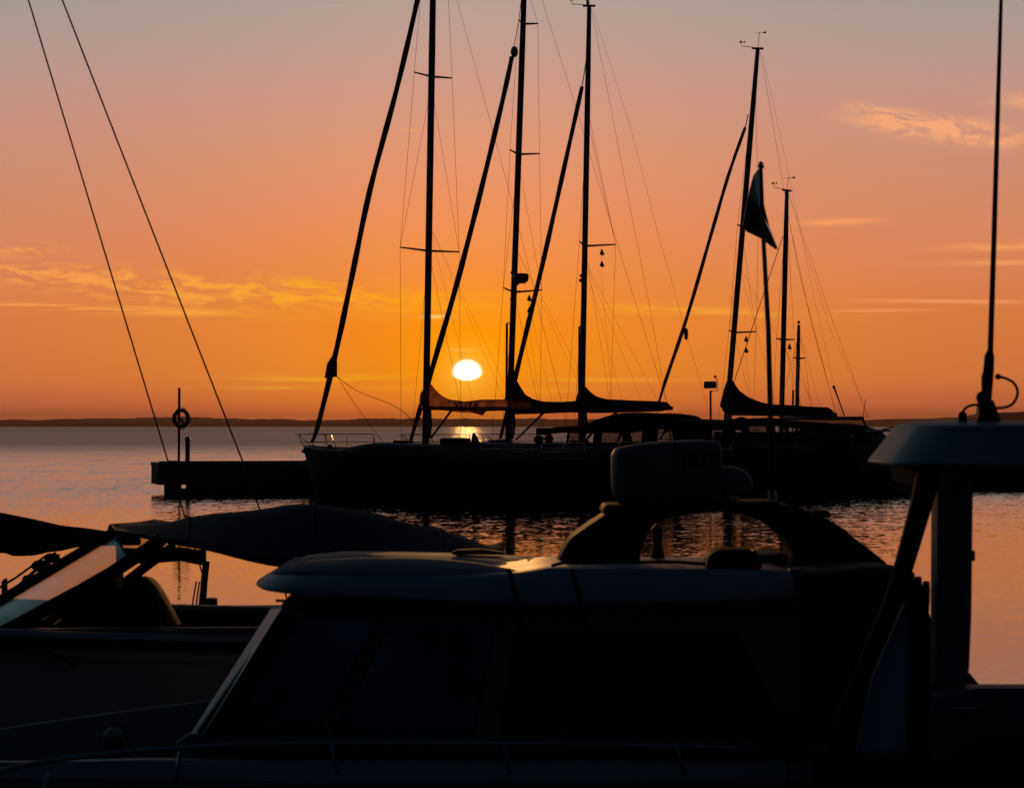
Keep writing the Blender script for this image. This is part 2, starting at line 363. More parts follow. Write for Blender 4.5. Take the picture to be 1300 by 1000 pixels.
# ------------------------------------------------------------------ pier
def pier():
    t = thing('pier', 'long dark concrete and timber pier the sailboats lie against', 'pier', (P(200, 588, 105).x, 105, 0))
    x0 = P(200, 588, 105).x; L = 62.0; yaw = R_(15.0)
    def w(u, v, z): return Vector((x0 + u * math.cos(yaw) - v * math.sin(yaw), 105 + u * math.sin(yaw) + v * math.cos(yaw), z))
    obj('deck', MB().box((0, 0, 1.22), (L, 2.6, 1.38), w), CONC, t, bevel=.02)
    obj('side_beam', MB().box((.02, .06, .42), (L, .24, 1.217), w), WOOD, t)
    obj('side_beam', MB().box((.02, 2.36, .42), (L, 2.54, 1.217), w), WOOD, t)
    for i in range(9): obj('cross_beam', MB().box((.02 + i * 7, .243, .43), (.22 + i * 7, 2.357, 1.2), w), WOOD, t)
    for i in range(16):
        u = .9 + i * 4.0
        if i in (1,): u += .2
        for v in (.45, 2.1):
            obj('pile', MB().tube([w(u, v, -1.5), w(u, v, 1.2)], .2, 10), WOOD, t, smooth=True)
    obj('apron', MB().box((.35, .3, -.3), (1.0, .6, .418), w).box((1.0, .3, -.3), (1.3, .6, .26), w).box((1.3, .3, -.3), (L, .6, .418), w), WOOD, t)
    obj('edge_rail', MB().box((.1, .1, 1.385), (L, .25, 1.45), w), WOOD, t, bevel=.01)
    obj('edge_cleat', MB().box((.5, .5, 1.382), (.95, .6, 1.47), w), STEEL, t, bevel=.02)
    return w
pw = pier()
b0 = P(227, 588, 106)
t = thing('lifebuoy_post', 'tall thin post standing near the left end of the pier behind the life ring', 'post', (b0.x, 106, 1.38))
obj('pole', MB().tube([(b0.x, 106, 1.38), (b0.x + .02, 106, P(227, 492, 106).z)], .055, 8), WOOD, t, smooth=True)
obj('hanging_hook', MB().tube([P(228, 519, 106), P(228, 519, 105.85), P(228, 516, 105.82)], .015, 6), STEEL, t)
t = thing('life_ring', 'round life ring hanging on the tall post at the end of the pier', 'life ring', P(230, 531, 105.8))
rc = P(230, 531, 105.8); ax = (.55, 1, 0)
obj('ring_shell', MB().torus(rc, .36, .085, ax), ORAN, t, smooth=True)
g = MB(); u = Vector((1, -.55, 0)).normalized(); pts = []
for i in range(33):
    a = 2 * math.pi * i / 32; rad = .47 + .035 * math.cos(4 * a); pts.append(rc + u * rad * math.cos(a) + Vector((0, 0, rad * math.sin(a))))
obj('grab_line', g.tube(pts, .014, 5), ROPE, t)
obj('heaving_line', MB().tube([rc + u * -.12 + Vector((0, 0, .26)), rc + u * -.16 + Vector((0, 0, .02)), rc + u * .02 + Vector((0, 0, -.02)), rc + u * .12 + Vector((0, 0, -.26))], .05, 7), ROPE, t, smooth=True)
b0 = P(238, 588, 106.2)
t = thing('mooring_post', 'short stout capped post beside the life ring at the end of the pier', 'post', (b0.x, 106.2, 1.38))
obj('stem', MB().tube([(b0.x, 106.2, 1.38), (b0.x + .01, 106.2, 2.32)], .1, 12), WOOD, t, smooth=True)
obj('cap', MB().tube([(b0.x, 106.2, 2.32), (b0.x, 106.2, 2.44), (b0.x, 106.2, 2.52)], [.125, .13, .06], 12), STEEL, t, smooth=True)
obj('band', MB().tube([(b0.x, 106.2, 2.12), (b0.x, 106.2, 2.2)], .118, 12), STEEL, t)

# ------------------------------------------------------------------ yachts
class Yacht:
    def __init__(s, label, mpx, mpy, D, th=42, group='sailing yachts moored in a row at the pier'):
        s.c = math.cos(R_(th)); s.s = math.sin(R_(th)); s.Y0 = D; s.X0 = (mpx - CX) / F * D
        s.t = thing('sailing_yacht', label, 'sailboat', (s.X0, s.Y0, 0), group)
    def L(s, a, b, z): return Vector((s.X0 - a * s.c - b * s.s, s.Y0 + a * s.s - b * s.c, z))
    def a_of(s, x, b=0):
        k = (x - CX) / F; return (s.X0 - b * s.s - k * (s.Y0 - b * s.c)) / (s.c + k * s.s)
    def C(s, x, y, b=0):
        a = s.a_of(x, b); d = s.Y0 + a * s.s - b * s.c; return s.L(a, b, H - (y - HY) / F * d)
    def hull(s, bow, stern, beam, zb, zm, zs, mat, cabin=(2.6, -2.4, .42), transom=.75):
        rings = []; deck = []; n = 26
        for i in range(n + 1):
            u = i / n; a = stern + (bow - stern) * u
            w = beam / 2 * (transom + (1 - transom) * math.sin(min(1, u / .42) * math.pi / 2)) if u < .42 else beam / 2 * max(.012, math.cos(((u - .42) / .58) ** 1.7 * math.pi / 2))
            z = zs + (zm - zs) * min(1, u / .45) if u < .45 else zm + (zb - zm) * ((u - .45) / .55) ** 1.5
            ov = .9 * max(0, (u - .86) / .14) ** 1.3            # raked stem: keel line stays aft of the sheer
            r = []
            for q_, zz, ww, da in ((1, z, 1, 0), (1, z - .12, 1.0, -.02), (1, z * .5, .95, -.35), (1, .05, .82, -.8), (1, -.35, .45, -1.0), (1, -.5, 0, -1.1),
                                   (-1, -.35, .45, -1.0), (-1, .05, .82, -.8), (-1, z * .5, .95, -.35), (-1, z - .12, 1.0, -.02), (-1, z, 1, 0)):
                r.append(s.L(a + da * ov, q_ * w * ww, zz))
            r.append(s.L(a, 0, z + .06)); rings.append(r)
        s.sheer = lambda a: (zs + (zm - zs) * min(1, max(0, (a - stern) / (bow - stern)) / .45)) if (a - stern) / (bow - stern) < .45 else zm + (zb - zm) * (((a - stern) / (bow - stern) - .45) / .55) ** 1.5
        s.half = lambda a: (lambda u: beam / 2 * (transom + (1 - transom) * math.sin(min(1, u / .42) * math.pi / 2)) if u < .42 else beam / 2 * max(.012, math.cos(min(1, ((u - .42) / .58)) ** 1.7 * math.pi / 2)))(max(0, (a - stern) / (bow - stern)))
        obj('hull', MB().loft(rings), mat, s.t, smooth=True)
        tr = MB(); rr = [[s.L(a, sg * (s.half(a) + .015), s.sheer(a) + dz) for dz, sg in ((-.06, 1), (.05, 1))] for a, sg in ()]
        for sg in (1, -1):
            pts = [s.L(stern + (bow - stern) * i / 20, sg * s.half(stern + (bow - stern) * i / 20), s.sheer(stern + (bow - stern) * i / 20) + .02) for i in range(21)]
            tr.tube(pts, .035, 6)
        obj('toe_rail', tr, ALU, s.t, smooth=True)
        # coachroof
        a0, a1, h = cabin; rg = []
        for i in range(13):
            u = i / 12; a = a0 + (a1 - a0) * u; hh = h * min(1, u / .35 + .12); w = min(s.half(a) - .45, beam * .33)
            z0 = s.sheer(a) - .02; rg.append([s.L(a, w, z0), s.L(a, w * .9, z0 + hh * .8), s.L(a, w * .5, z0 + hh), s.L(a, 0, z0 + hh * 1.05), s.L(a, -w * .5, z0 + hh), s.L(a, -w * .9, z0 + hh * .8), s.L(a, -w, z0)])
        cb = obj('coachroof', MB().loft(rg), GELD, s.t, smooth=True)
        for k in range(3):
            am = a0 + (a1 - a0) * (.38 + .2 * k)
            if s.half(am) > .6:
                w = min(s.half(am) - .45, beam * .33)
                obj('window', MB().box((am - .35, w * .955, s.sheer(am) + h * .3), (am + .35, w * .985, s.sheer(am) + h * .62), s.L), TINT, cb)
        hm = MB().box((a0 - 2.6, -.28, s.sheer(a0 - 2.6) + h * .9), (a0 - 3.2, .28, s.sheer(a0 - 2.6) + h * 1.05 + .06), s.L)
        obj('hatch', hm, TINT, cb)
        # coaming either side of the cockpit
        cm = MB()
        for sg in (1, -1):
            cm.box((a1 - .01, sg * beam * .22, s.sheer(a1) - .05), (stern + .5, sg * beam * .31, s.sheer(a1) + .28), s.L)
        obj('cockpit_coaming', cm, GELD, s.t, bevel=.04)
    def mast(s, foot, top, w=.13, spreaders=(), chain=1.9, cap_a=-.3):
        """foot/top in columns, rows"""
        p0 = s.C(*foot); p1 = s.C(*top); n = 14; rings = []
        for i in range(9):
            u = i / 8; p = p0.lerp(p1, u); k = 1 if u < .8 else 1 - (u - .8) * 1.4
            rings.append([p + (Vector((-s.c, s.s, 0)) * math.cos(2 * math.pi * j / n) * w * 1.12 + Vector((s.s, s.c, 0)) * math.sin(2 * math.pi * j / n) * w * .7) * k for j in range(n)])
        m = obj('mast', MB().loft(rings), ALU, s.t, smooth=True)
        obj('winch', MB().ball(s.at_mast(p0, p1, .055) + Vector((.14, -.05, 0)), .09, 8), STEEL, m, smooth=True)
        obj('winch', MB().ball(s.at_mast(p0, p1, .08) + Vector((-.15, -.02, 0)), .08, 8), STEEL, m, smooth=True)
        obj('halyard_coil', MB().tube([s.at_mast(p0, p1, .07) + Vector((.17, -.12, 0)), s.at_mast(p0, p1, .04) + Vector((.2, -.12, 0)), s.at_mast(p0, p1, .015) + Vector((.17, -.1, 0))], [.05, .07, .04], 6), ROPE, m)
        s.m0, s.m1, s.mobj = p0, p1, m; s.w = w
        tips = []
        for (y, hl, sw, rise) in spreaders:
            a = (y - foot[1]) / (top[1] - foot[1]); c = p0.lerp(p1, a); pair = []
            for sg in (1, -1):
                tip = c + Vector((-s.s, -s.c, 0)) * hl * sg + Vector((s.c, -s.s, 0)) * sw + Vector((0, 0, rise)); pair.append(tip)
                obj('spreader', MB().tube([c, tip], [.05, .03], 6), ALU, m)
            tips.append(pair)
        for k, sg in ((0, 1), (1, -1)):
            cp = s.L(cap_a, sg * chain, s.sheer(cap_a) + .05)
            path = [cp] + [tp[k] for tp in tips] + [s.at_mast(p0, p1, .93)]
            obj('shroud', MB().tube(path, .009, 4), WIRE, s.t)
            if tips:
                obj('lower_shroud', MB().tube([s.L(cap_a - .5, sg * chain, s.sheer(cap_a)), s.at_mast(p0, p1, (tips[0][k] - p0).length / (p1 - p0).length - .01)], .008, 4), WIRE, s.t)
                if len(tips) > 1: obj('diagonal_shroud', MB().tube([tips[0][k], tips[1][k].lerp(s.at_mast(p0, p1, 1), 0) * 0 + s.at_mast(p0, p1, abs((tips[1][k].z - p0.z) / (p1.z - p0.z)) - .02)], .008, 4), WIRE, s.t)
        s.tips = tips
        return m
    @staticmethod
    def at_mast(p0, p1, u): return p0.lerp(p1, u)
    def furled(s, pts, r, mat=FURL):
        p = [s.C(x, y) for x, y in pts]; p = smoothpts(p, 5); n = len(p)
        rs = [r * (.55 + .45 * min(1, (i / n) * 5)) * (1 - .35 * max(0, i / n - .5)) * (1 + .09 * math.sin(i * 1.7)) for i in range(n)]
        return obj('furled_genoa', MB().tube(p, rs, 8), mat, s.t, smooth=True)
    def stay(s, pts, r=.008, b=0, name='backstay'):
        return obj(name, MB().tube([s.C(x, y, b) for x, y in pts], r, 4), WIRE, s.t)
    def lazyjacks(s, boom_px, u=.42):
        top = s.m0.lerp(s.m1, u)
        for x, y, b in boom_px:
            obj('lazy_jack', MB().tube([top + Vector((0, 0, 0)), s.C(x, y, b)], .005, 4), ROPE, s.t)
    def wire3(s, pts, r=.007, name='running_line'): return obj(name, MB().tube(pts, r, 4), ROPE, s.t)
    def cover(s, top, bot, w, mat, hem=False):
        x0, x1 = top[0][0], top[-1][0]; n = 44; rings = []
        for i in range(n + 1):
            x = x0 + (x1 - x0) * i / n; yt = interp(top, x); yb = interp(bot, x); c = s.C(x, (yt + yb) / 2); tt = s.C(x, yt); hh = max(.02, (tt - c).length)
            cr = 1 + .06 * math.sin(i * 2.1) + .05 * math.sin(i * .9 + 1); ww = w * cr * (1 if 2 < i < n - 1 else .55)
            rings.append([c + Vector((s.s, s.c, 0)) * ww * math.sin(2 * math.pi * k / 12) * (1 - .35 * max(0, math.cos(2 * math.pi * k / 12))) + Vector((0, 0, hh * math.cos(2 * math.pi * k / 12))) for k in range(12)])
        if hem:      # far side left open so the sun glows through the near skin
            rings = [r_[-2:] + r_[:1] if False else [r_[k] for k in (1, 0, 11, 10, 9, 8, 7, 6)] for r_ in rings]
            o = obj('sail_cover', MB().loft(rings, caps=False, closed=False), mat, s.t, smooth=True)
        else:
            o = obj('sail_cover', MB().loft(rings), mat, s.t, smooth=True)
        return o
    def boom(s, p, q_): obj('boom', MB().tube([s.C(*p), s.C(*q_)], .085, 8), ALU, s.t, smooth=True)
    def vang(s, p, q_): obj('boom_vang', MB().tube([s.C(*p), s.C(*q_)], [.05, .04], 8), ALU, s.t, smooth=True)
    def pulpit(s, a0, a1, h=.65):
        zb = lambda a: s.sheer(a)
        m = MB(); n = 10; top = []; mid = []
        for i in range(n + 1):
            v = -1 + 2 * i / n; k = 1 - abs(v) ** 2.2; a = a1 + (a0 + .25 - a1) * k; hb = s.half(a1) * .95 * (1 if v > 0 else -1) * abs(v) ** .8 if abs(v) > 0 else 0
            top.append(s.L(a, hb, zb(a1) + h)); mid.append(s.L(a - .2 * k, hb, zb(a1) + h * .5))
        m.tube(top, .018, 6); m.tube(mid, .015, 6)
        for v in (0, 2, 8, 10):
            p = top[v]; a = a1 + (a0 - .5 - a1) * (1 - abs(-1 + 2 * v / n) ** 2.2); sg = -1 if v < 5 else 1
            m.tube([p, s.L(a - .1, sg * s.half(a - .1) * .85, zb(a))], .018, 6)
        m.tube([top[5], s.L(a0 + .05, .05, zb(a0) + .25), s.L(a0 - .15, .08, zb(a0))], .018, 6); obj('pulpit', m, STEEL, s.t, smooth=True)
    def lifelines(s, a1, a2, step=1.75, h=.62):
        tops = {1: [], -1: []}
        a = a1
        while a > a2:
            for sg in (1, -1):
                b = sg * s.half(a) * .95; p = s.L(a, b, s.sheer(a)); q_ = s.L(a, b, s.sheer(a) + h); obj('stanchion', MB().tube([p, q_], .014, 5), STEEL, s.t); tops[sg].append(q_)
            a -= step
        for sg in (1, -1):
            if len(tops[sg]) > 1:
                m = MB().tube(tops[sg], .006, 4); m.tube([p - Vector((0, 0, h * .48)) for p in tops[sg]], .006, 4); obj('lifeline', m, WIRE, s.t)
    def pushpit(s, a, h=.65):
        m = MB(); w = s.half(a) * .9
        for z in (h, h * .5):
            m.tube([s.L(a + 1.3, w, s.sheer(a) + z), s.L(a + .1, w * .97, s.sheer(a) + z), s.L(a, w * .8, s.sheer(a) + z), s.L(a, -w * .8, s.sheer(a) + z), s.L(a + .1, -w * .97, s.sheer(a) + z), s.L(a + 1.3, -w, s.sheer(a) + z)], .016, 6)
        for aa, ww in ((a + 1.3, w), (a + .05, w * .85), (a + .05, -w * .85), (a + 1.3, -w)): m.tube([s.L(aa, ww, s.sheer(a)), s.L(aa, ww, s.sheer(a) + h)], .016, 6)
        obj('pushpit', m, STEEL, s.t, smooth=True)
    def canopy(s, prof, b, floor, posts, panes, name='cockpit_tent', mat=CANVAS):
        """prof: top outline on the centreline; side edge drops by 12 px-equivalents; posts/panes on the near side"""
        n = len(prof); rings = []
        for (x, y, th) in prof:
            a = s.a_of(x); c = s.C(x, y); z = c.z; t_ = th / F * s.Y0; r = []
            for k in range(9):
                v = -1 + 2 * k / 8; r.append(s.L(a, v * b, z - .10 * abs(v) ** 3))
            for k in range(8, -1, -1):
                v = -1 + 2 * k / 8; r.append(s.L(a, v * b * .97, z - .10 * abs(v) ** 3 - (t_ if abs(v) > .9 else .03)))
            rings.append(r)
        o = obj(name, MB().loft(rings), mat, s.t, smooth=False)
        for (x0, y0, x1, y1, w) in posts:
            for sg in (1,):
                p = s.C(x0, y0, b * .96 * sg); q_ = s.C(x1, y1, b * .98 * sg); off = Vector((0, 0, 0))
                m = MB(); d = Vector((s.c, -s.s, 0)) * w / F * s.Y0 / 2 / s.c; e = Vector((s.s, s.c, 0)) * .02
                m.loft([[p - d - e, p + d - e, p + d + e, p - d + e], [q_ - d - e, q_ + d - e, q_ + d + e, q_ - d + e]]); obj('side_curtain', m, mat, o)
        for pl in panes:
            a = [s.C(x, y, b * .95) for x, y in pl]; e = Vector((s.s, s.c, 0)) * .004
            obj('window', MB().loft([[v - e for v in a], [v + e for v in a]]), CLEAR, o)
        return o
    def cones(s, x, y, n=2):
        """small signal flags on a line under the starboard spreader"""
        k = s.tips[0][1].lerp(s.m0.lerp(s.m1, (s.tips[0][1].z - s.m0.z) / (s.m1.z - s.m0.z)), .45)
        m = MB()
        o = obj('flag_halyard', MB().tube([k, k - Vector((0, 0, 1.6)), s.L(-.8, -1.4, s.sheer(0))], .005, 4), ROPE, s.t)
        for i in range(n):
            z = -.35 - .5 * i; c = k + Vector((0, 0, z))
            obj('signal_pennant', MB().add([c + Vector((0, 0, .17)), c + Vector((-.10, .02, -.08)), c + Vector((.03, .03, -.15)), c + Vector((.12, 0, -.10)), c + Vector((.02, -.04, -.02)), c + Vector((0, .06, 0))],
                [(0, 1, 2, 5), (0, 5, 2, 3), (0, 4, 1), (0, 3, 4), (1, 4, 3, 2)]), RED, o)
    def windgear(s, sc=1.0):
        top = s.m1; m = MB(); f = Vector((-s.c, s.s, 0)) * sc
        m.tube([top + Vector((0, 0, .03)), top + f * .35 + Vector((0, 0, .12)), top + f * .75 + Vector((0, 0, .2)), top + f * .75 + Vector((0, 0, .42))], .016, 5)
        for k in range(3):
            a = 2 * math.pi * k / 3; m.ball(top + f * .75 + Vector((.11 * math.cos(a), .11 * math.sin(a), .4)), .045, 6)
        obj('anemometer', m, RUB, s.mobj)
        m = MB().tube([top, top + Vector((.08, 0, .6 * sc))], .012, 5); c = top + Vector((.08, 0, .6 * sc))
        m.tube([c + Vector((-.18, 0, -.02)), c + Vector((.12, 0, .02))], .01, 5); m.add([c + Vector((.1, .0, .0)), c + Vector((.3, 0, .08)), c + Vector((.3, .01, -.04)), c + Vector((.2, .02, 0))], [(0, 1, 2), (0, 1, 3), (1, 2, 3), (0, 2, 3)])
        obj('wind_vane', m, RUB, s.mobj)
        m = MB().tube([top + Vector((0, 0, -.03)) - f * .25, top + Vector((0, 0, .05)) + f * .25], .05, 6); obj('masthead_cap', m, ALU, s.mobj)

# --- first yacht, the one whose bow and glow-tinted sail cover show against the sun
y1 = Yacht('foremost yacht at the pier, whose boom cover passes just below the setting sun', 541, 563, 98)
y1.hull(y1.a_of(386), -7.6, 4.3, 2.10, 1.85, 1.65, DARKH, cabin=(4.2, -2.2, .42))
y1.mast((540, 566), (551.3, -105), .145, spreaders=[(318, 1.72, .08, .05), (97, 1.1, .1, .05), (-40, .7, .1, .03)], chain=1.75)
y1.furled([(396, 562), (405, 535), (428, 440), (447, 350), (470, 240), (504, 112), (530, 0), (545, -75)], .118)
m = MB(); m.loft([[y1.C(x, y, b) for x, y in ((424, 448), (428, 458), (428, 478), (412, 480), (415, 462))] for b in (.05, -.05)]); obj('genoa_clew', m, FURL, y1.t)
cl = y1.C(428, 478)
y1.wire3(smoothpts([cl, y1.C(455, 497, .9), y1.C(510, 521, 1.5), y1.L(-2.5, 1.7, 1.95)], 4), .012, 'genoa_sheet')
y1.wire3(smoothpts([cl, y1.C(452, 515, -.7), y1.C(490, 566, -1.5)], 4), .012, 'genoa_sheet')
y1.cover([(535, 497), (541, 488), (547, 487), (553, 495), (562, 503), (572, 507.5), (580, 508), (590, 509.5), (612, 507), (640, 507), (664, 508), (676, 511)],
         [(535, 518), (545, 520), (560, 520.5), (580, 523), (600, 524), (607, 526), (612, 526), (617, 522), (640, 521), (664, 521), (676, 520)], .2, SAIL, hem=True)
letters('XUYA', .5, .012, y1.C(576, 521, .235), (R_(90), 0, -R_(42)), [o for o in y1.t.children if o.name.startswith('sail_cover')][0], 1.05, material('faded_lettering', (.30, .10, .06), .9, trans=.5))
y1.boom((543, 518), (678, 519)); obj('loose_reef_flap', MB().loft([[y1.C(x, y, b) for x, y in ((596, 521), (618, 520), (613, 527.5), (610, 527), (603, 524))] for b in (.2, .17)]), SAIL, y1.t); y1.vang((573, 521), (547, 556))
y1.stay([(551, -104), (580, 0), (624, 160), (657, 282), (722, 548)])
y1.pulpit(y1.a_of(384), y1.a_of(444)); y1.lifelines(y1.a_of(444), -5.6); y1.pushpit(-7.4)
y1.lazyjacks([(600, 508, .1), (650, 507, .1), (640, 507, -.1)])
m = MB(); m.tube([y1.C(398, 566), y1.C(388, 571), y1.C(384, 573)], .07, 8); m.add([y1.C(386, 568, .1), y1.C(398, 578, .02), y1.C(391, 583, 0), y1.C(386, 575, -.15), y1.C(384, 572, .1)], [(0, 1, 2), (0, 2, 4), (1, 3, 2), (3, 4, 2), (0, 4, 3), (0, 3, 1)])
obj('bow_anchor', m, STEEL, y1.t)
m = MB(); 
for (xa, xb, ya, yb) in ((568, 588, 556, 566), (594, 600, 560, 567)):
    m.box((y1.a_of(xa), -.5, 2.05), (y1.a_of(xb), .5, H - (ya - HY) / F * 97), y1.L)
obj('sprayhood', m, CANVAS, y1.t, bevel=.08)
m = MB().loft([[y1.C(x, y, b) for x, y in ((597, 566), (600, 549), (603, 549), (607, 556), (610, 566))] for b in (.25, .0, -.25)]); obj('folded_cover', m, CANVAS, y1.t, bevel=.03)
obj('windlass', MB().ball(y1.C(419, 567), .1, 8), RUB, y1.t)

y1.wire3(smoothpts([y1.L(5.6, .3, 2.0), (y1.L(5.6, .3, 2.0) + P(372, 588, 105.6)) / 2 - Vector((0, 0, .12)), P(372, 587, 105.6)], 4), .02, 'mooring_line')
# --- second yacht with a mast-mounted radar
y2 = Yacht('second of the three tall-masted yachts, with a radar dome on its mast', 648, 563, 101)
y2.hull(y2.a_of(516), -8.6, 4.2, 2.05, 1.85, 1.7, DARKH, cabin=(3.6, -2.6, .42))
y2.mast((645.5, 566), (667.5, -68), .135, spreaders=[(370, 1.2, .5, .12), (195, .92, .35, .08), (30, .6, .3, .05)], chain=1.5)
y2.furled([(521, 560), (533, 520), (548, 470), (580, 360), (611, 240), (638, 128), (650, 72)], .118)
obj('furler_swivel', MB().ball(y2.C(653, 66), .16, 8, (1, 1, 1.5)), STEEL, y2.t, smooth=True)
y2.stay([(650, 72), (659, 25), (664, -20)], .02, name='forestay_wire')
y2.cover([(643, 494), (649, 483), (653, 480), (657, 484), (666, 500), (676, 506), (690, 509.5), (712, 510), (735, 508.5), (758, 509), (776, 512)], [(643, 520), (654, 526), (690, 525), (735, 523), (776, 521)], .2, CANVAS)
y2.boom((655, 521), (778, 521)); y2.vang((690, 524), (655, 558))
y2.stay([(667, -66), (688, 0), (728, 126), (778, 292), (858, 548)])
y2.pulpit(y2.a_of(514), y2.a_of(570)); y2.lifelines(y2.a_of(570), -6.6); y2.pushpit(-8.4)
y2.cones(0, 0, 2); y2.lazyjacks([(700, 508, .1), (755, 509, .1), (745, 509, -.1)], .4)
obj('radar_dome', MB().loft([[y2.C(661, 353) + Vector((.33 * math.cos(a) * k, .33 * math.sin(a) * k, dz)) for a in [2 * math.pi * i / 16 for i in range(16)]] for k, dz in ((.55, -.22), (.95, -.12), (1.03, .02), (1, .14), (.8, .19))]), WHT, y2.mobj, smooth=True)
obj('radar_bracket', MB().tube([y2.C(652, 362), y2.C(658, 360)], .06, 6), ALU, y2.mobj)
obj('deck_light', MB().ball(y2.C(650, 346), .07, 6).ball(y2.C(649, 380), .06, 6), RUB, y2.mobj)
obj('spinnaker_pole', MB().tube([y2.C(643, 560, .1), y2.C(643, 500, .1), y2.C(643.5, 411, .1), y2.C(646, 410, .05)], .05, 8), ALU, y2.t, smooth=True)
m = MB().tube([y2.L(-3.2, .8, 2.0), y2.C(690, 556)], .03, 6).box((y2.a_of(684), -.18, y2.C(684, 552).z), (y2.a_of(697), .18, y2.C(690, 543).z), y2.L); obj('outboard_motor', m, RUB, y2.t, bevel=.03)
for _x, _y, _r in ((684, 558, .2), (697, 557, .18), (640, 563, .2), (632, 562, .15)): obj('rope_bag', MB().ball(y2.C(_x, _y), _r, 8), CANVAS, y2.t, smooth=True)

# --- third yacht with sprayhood and cockpit tent
y3 = Yacht('third tall-masted yacht, with a sprayhood and cockpit tent under its boom end', 738, 558, 104)
y3.hull(y3.a_of(629), -7.4, 4.0, 2.05, 1.85, 1.7, DARKH, cabin=(3.0, -1.6, .4))
y3.mast((738, 562), (748, 8), .13, spreaders=[(312, 1.2, .72, .1), (140, .01, .02, 0)], chain=1.5)
y3.furled([(635, 557), (648, 505), (660, 455), (690, 330), (718, 205), (739, 110)], .108)
y3.stay([(739, 110), (744, 78)], .03, name='forestay_wire')
y3.cover([(733, 500), (738, 492), (743, 490), (748, 496), (757, 503), (770, 506.5), (800, 508), (830, 509), (846, 510), (852, 516)], [(733, 522), (750, 524.5), (800, 523.5), (840, 522), (852, 519)], .2, CANVAS)
y3.boom((742, 521), (853, 518)); y3.vang((783, 523), (752, 548))
y3.stay([(751, 14), (778, 150), (805, 290), (824, 385), (845, 505), (850, 540)], .008, b=.3)
y3.stay([(753, 14), (800, 160), (835, 295), (872, 425), (905, 540)], .006, b=-.5)
y3.pulpit(y3.a_of(617), y3.a_of(672)); y3.lifelines(y3.a_of(672), -1.2); y3.pushpit(-7.2)
y3.cones(0, 0, 2); y3.lazyjacks([(790, 508, .1), (835, 509, .1), (815, 509, -.1)], .42); y3.windgear(1.3)
obj('masthead_antenna', MB().tube([y3.C(746, 6), y3.C(745.5, -12)], .06, 6), RED, y3.mobj)
obj('spinnaker_pole', MB().tube([y3.C(735, 540, .1), y3.C(735, 480, .1), y3.C(735.5, 415, .1), y3.C(739, 413, 0)], .045, 8), ALU, y3.t, smooth=True)
obj('deck_light', MB().ball(y3.C(738, 350), .08, 6).ball(y3.C(737.5, 356), .09, 6), RUB, y3.mobj)
y3.canopy([(720, 541, 7), (740, 540, 6), (762, 538, 9), (776, 532, 15), (790, 526.5, 18), (800, 524, 20), (815, 523.5, 18), (835, 524.5, 15), (852, 524.5, 14), (864, 526, 15), (869, 530, 14), (872, 532, 12), (895, 532, 10), (920, 533, 10), (926, 538, 8)], 1.25, 560,
          [(722, 548, 720, 562, 2.5), (738, 546, 744, 560, 1.2), (756, 544, 742, 561, 3), (760, 544, 758, 562, 10), (794, 545, 797, 562, 11), (790, 546, 784, 560, 2.5), (826, 543, 824, 562, 18), (845, 546, 838, 558, 2), (862, 545, 866, 565, 17), (885, 540, 886, 565, 30), (923, 540, 923, 565, 9)],
          [[(722, 547), (744, 546), (744, 560), (720, 561)], [(762, 546), (794, 545), (794, 562), (762, 562)], [(802, 543), (818, 542), (818, 562), (802, 562)], [(834, 544), (855, 545), (855, 562), (834, 562)], [(901, 541), (919, 541), (919, 562), (901, 562)]])
obj('companionway_screen', MB().box((y3.a_of(742), -1.1, 1.8), (y3.a_of(868), 1.1, 2.28), y3.L), CANVAS, y3.t, bevel=.05)
m = MB().tube([y3.C(902.5, 565), y3.C(902, 496)], .045, 7); obj('instrument_pole', m, STEEL, y3.t)
m = MB().box((y3.a_of(895), -.12, y3.C(900, 493).z), (y3.a_of(908), .12, y3.C(900, 484).z), y3.L); o = obj('stern_lamp', m, WHT, y3.t, bevel=.05)
obj('lamp_bracket', MB().tube([y3.C(902, 496), y3.C(910.5, 496.5), y3.C(910.5, 481), y3.C(908, 480)], .02, 5).ball(y3.C(908, 478), .06, 6), STEEL, o)

# --- right-hand group
y4 = Yacht('yacht right of the lamp pole, its mast leaning right and mainsail piled high', 925, 520, 111)
y4.hull(y4.a_of(829), -6.2, 3.9, 2.1, 1.95, 1.85, DARKH, cabin=(3.0, -1.8, .5))
y4.mast((920, 560), (962, 62), .13, spreaders=[(421, 1.03, .5, .06), (287, .8, .3, .05)], chain=1.4)
y4.furled([(836, 512), (846, 480), (872, 403), (905, 290), (925, 222), (946, 162)], .085)
y4.stay([(832, 535), (836, 512)], .03, name='forestay_foot'); y4.stay([(946, 162), (950, 145)], .03, name='forestay_wire')
obj('furling_drum', MB().ball(y4.C(871, 424), .1, 8, (1, 1, 3)), RUB, y4.t)
y4.cover([(916, 512), (918, 497), (923, 482), (926, 478), (930, 482), (938, 495), (950, 504), (965, 510), (978, 513), (1000, 514), (1030, 516), (1052, 517), (1060, 524)], [(916, 517), (921, 525), (960, 527), (1000, 528), (1045, 530), (1060, 529)], .22, CANVAS)
y4.boom((922, 525), (1062, 527))
y4.stay([(965, 66), (980, 150), (993, 228), (1013, 340), (1062, 528)], .008); y4.stay([(967, 66), (1003, 228), (1034, 380), (1068, 530)], .005, b=-.4)
y4.pulpit(y4.a_of(824), y4.a_of(872)); y4.lifelines(y4.a_of(872), -4.5); y4.pushpit(-6.0); y4.windgear(1.2); y4.cones(0, 0, 2); y4.lazyjacks([(985, 514, .1), (1035, 516, .1)], .45)
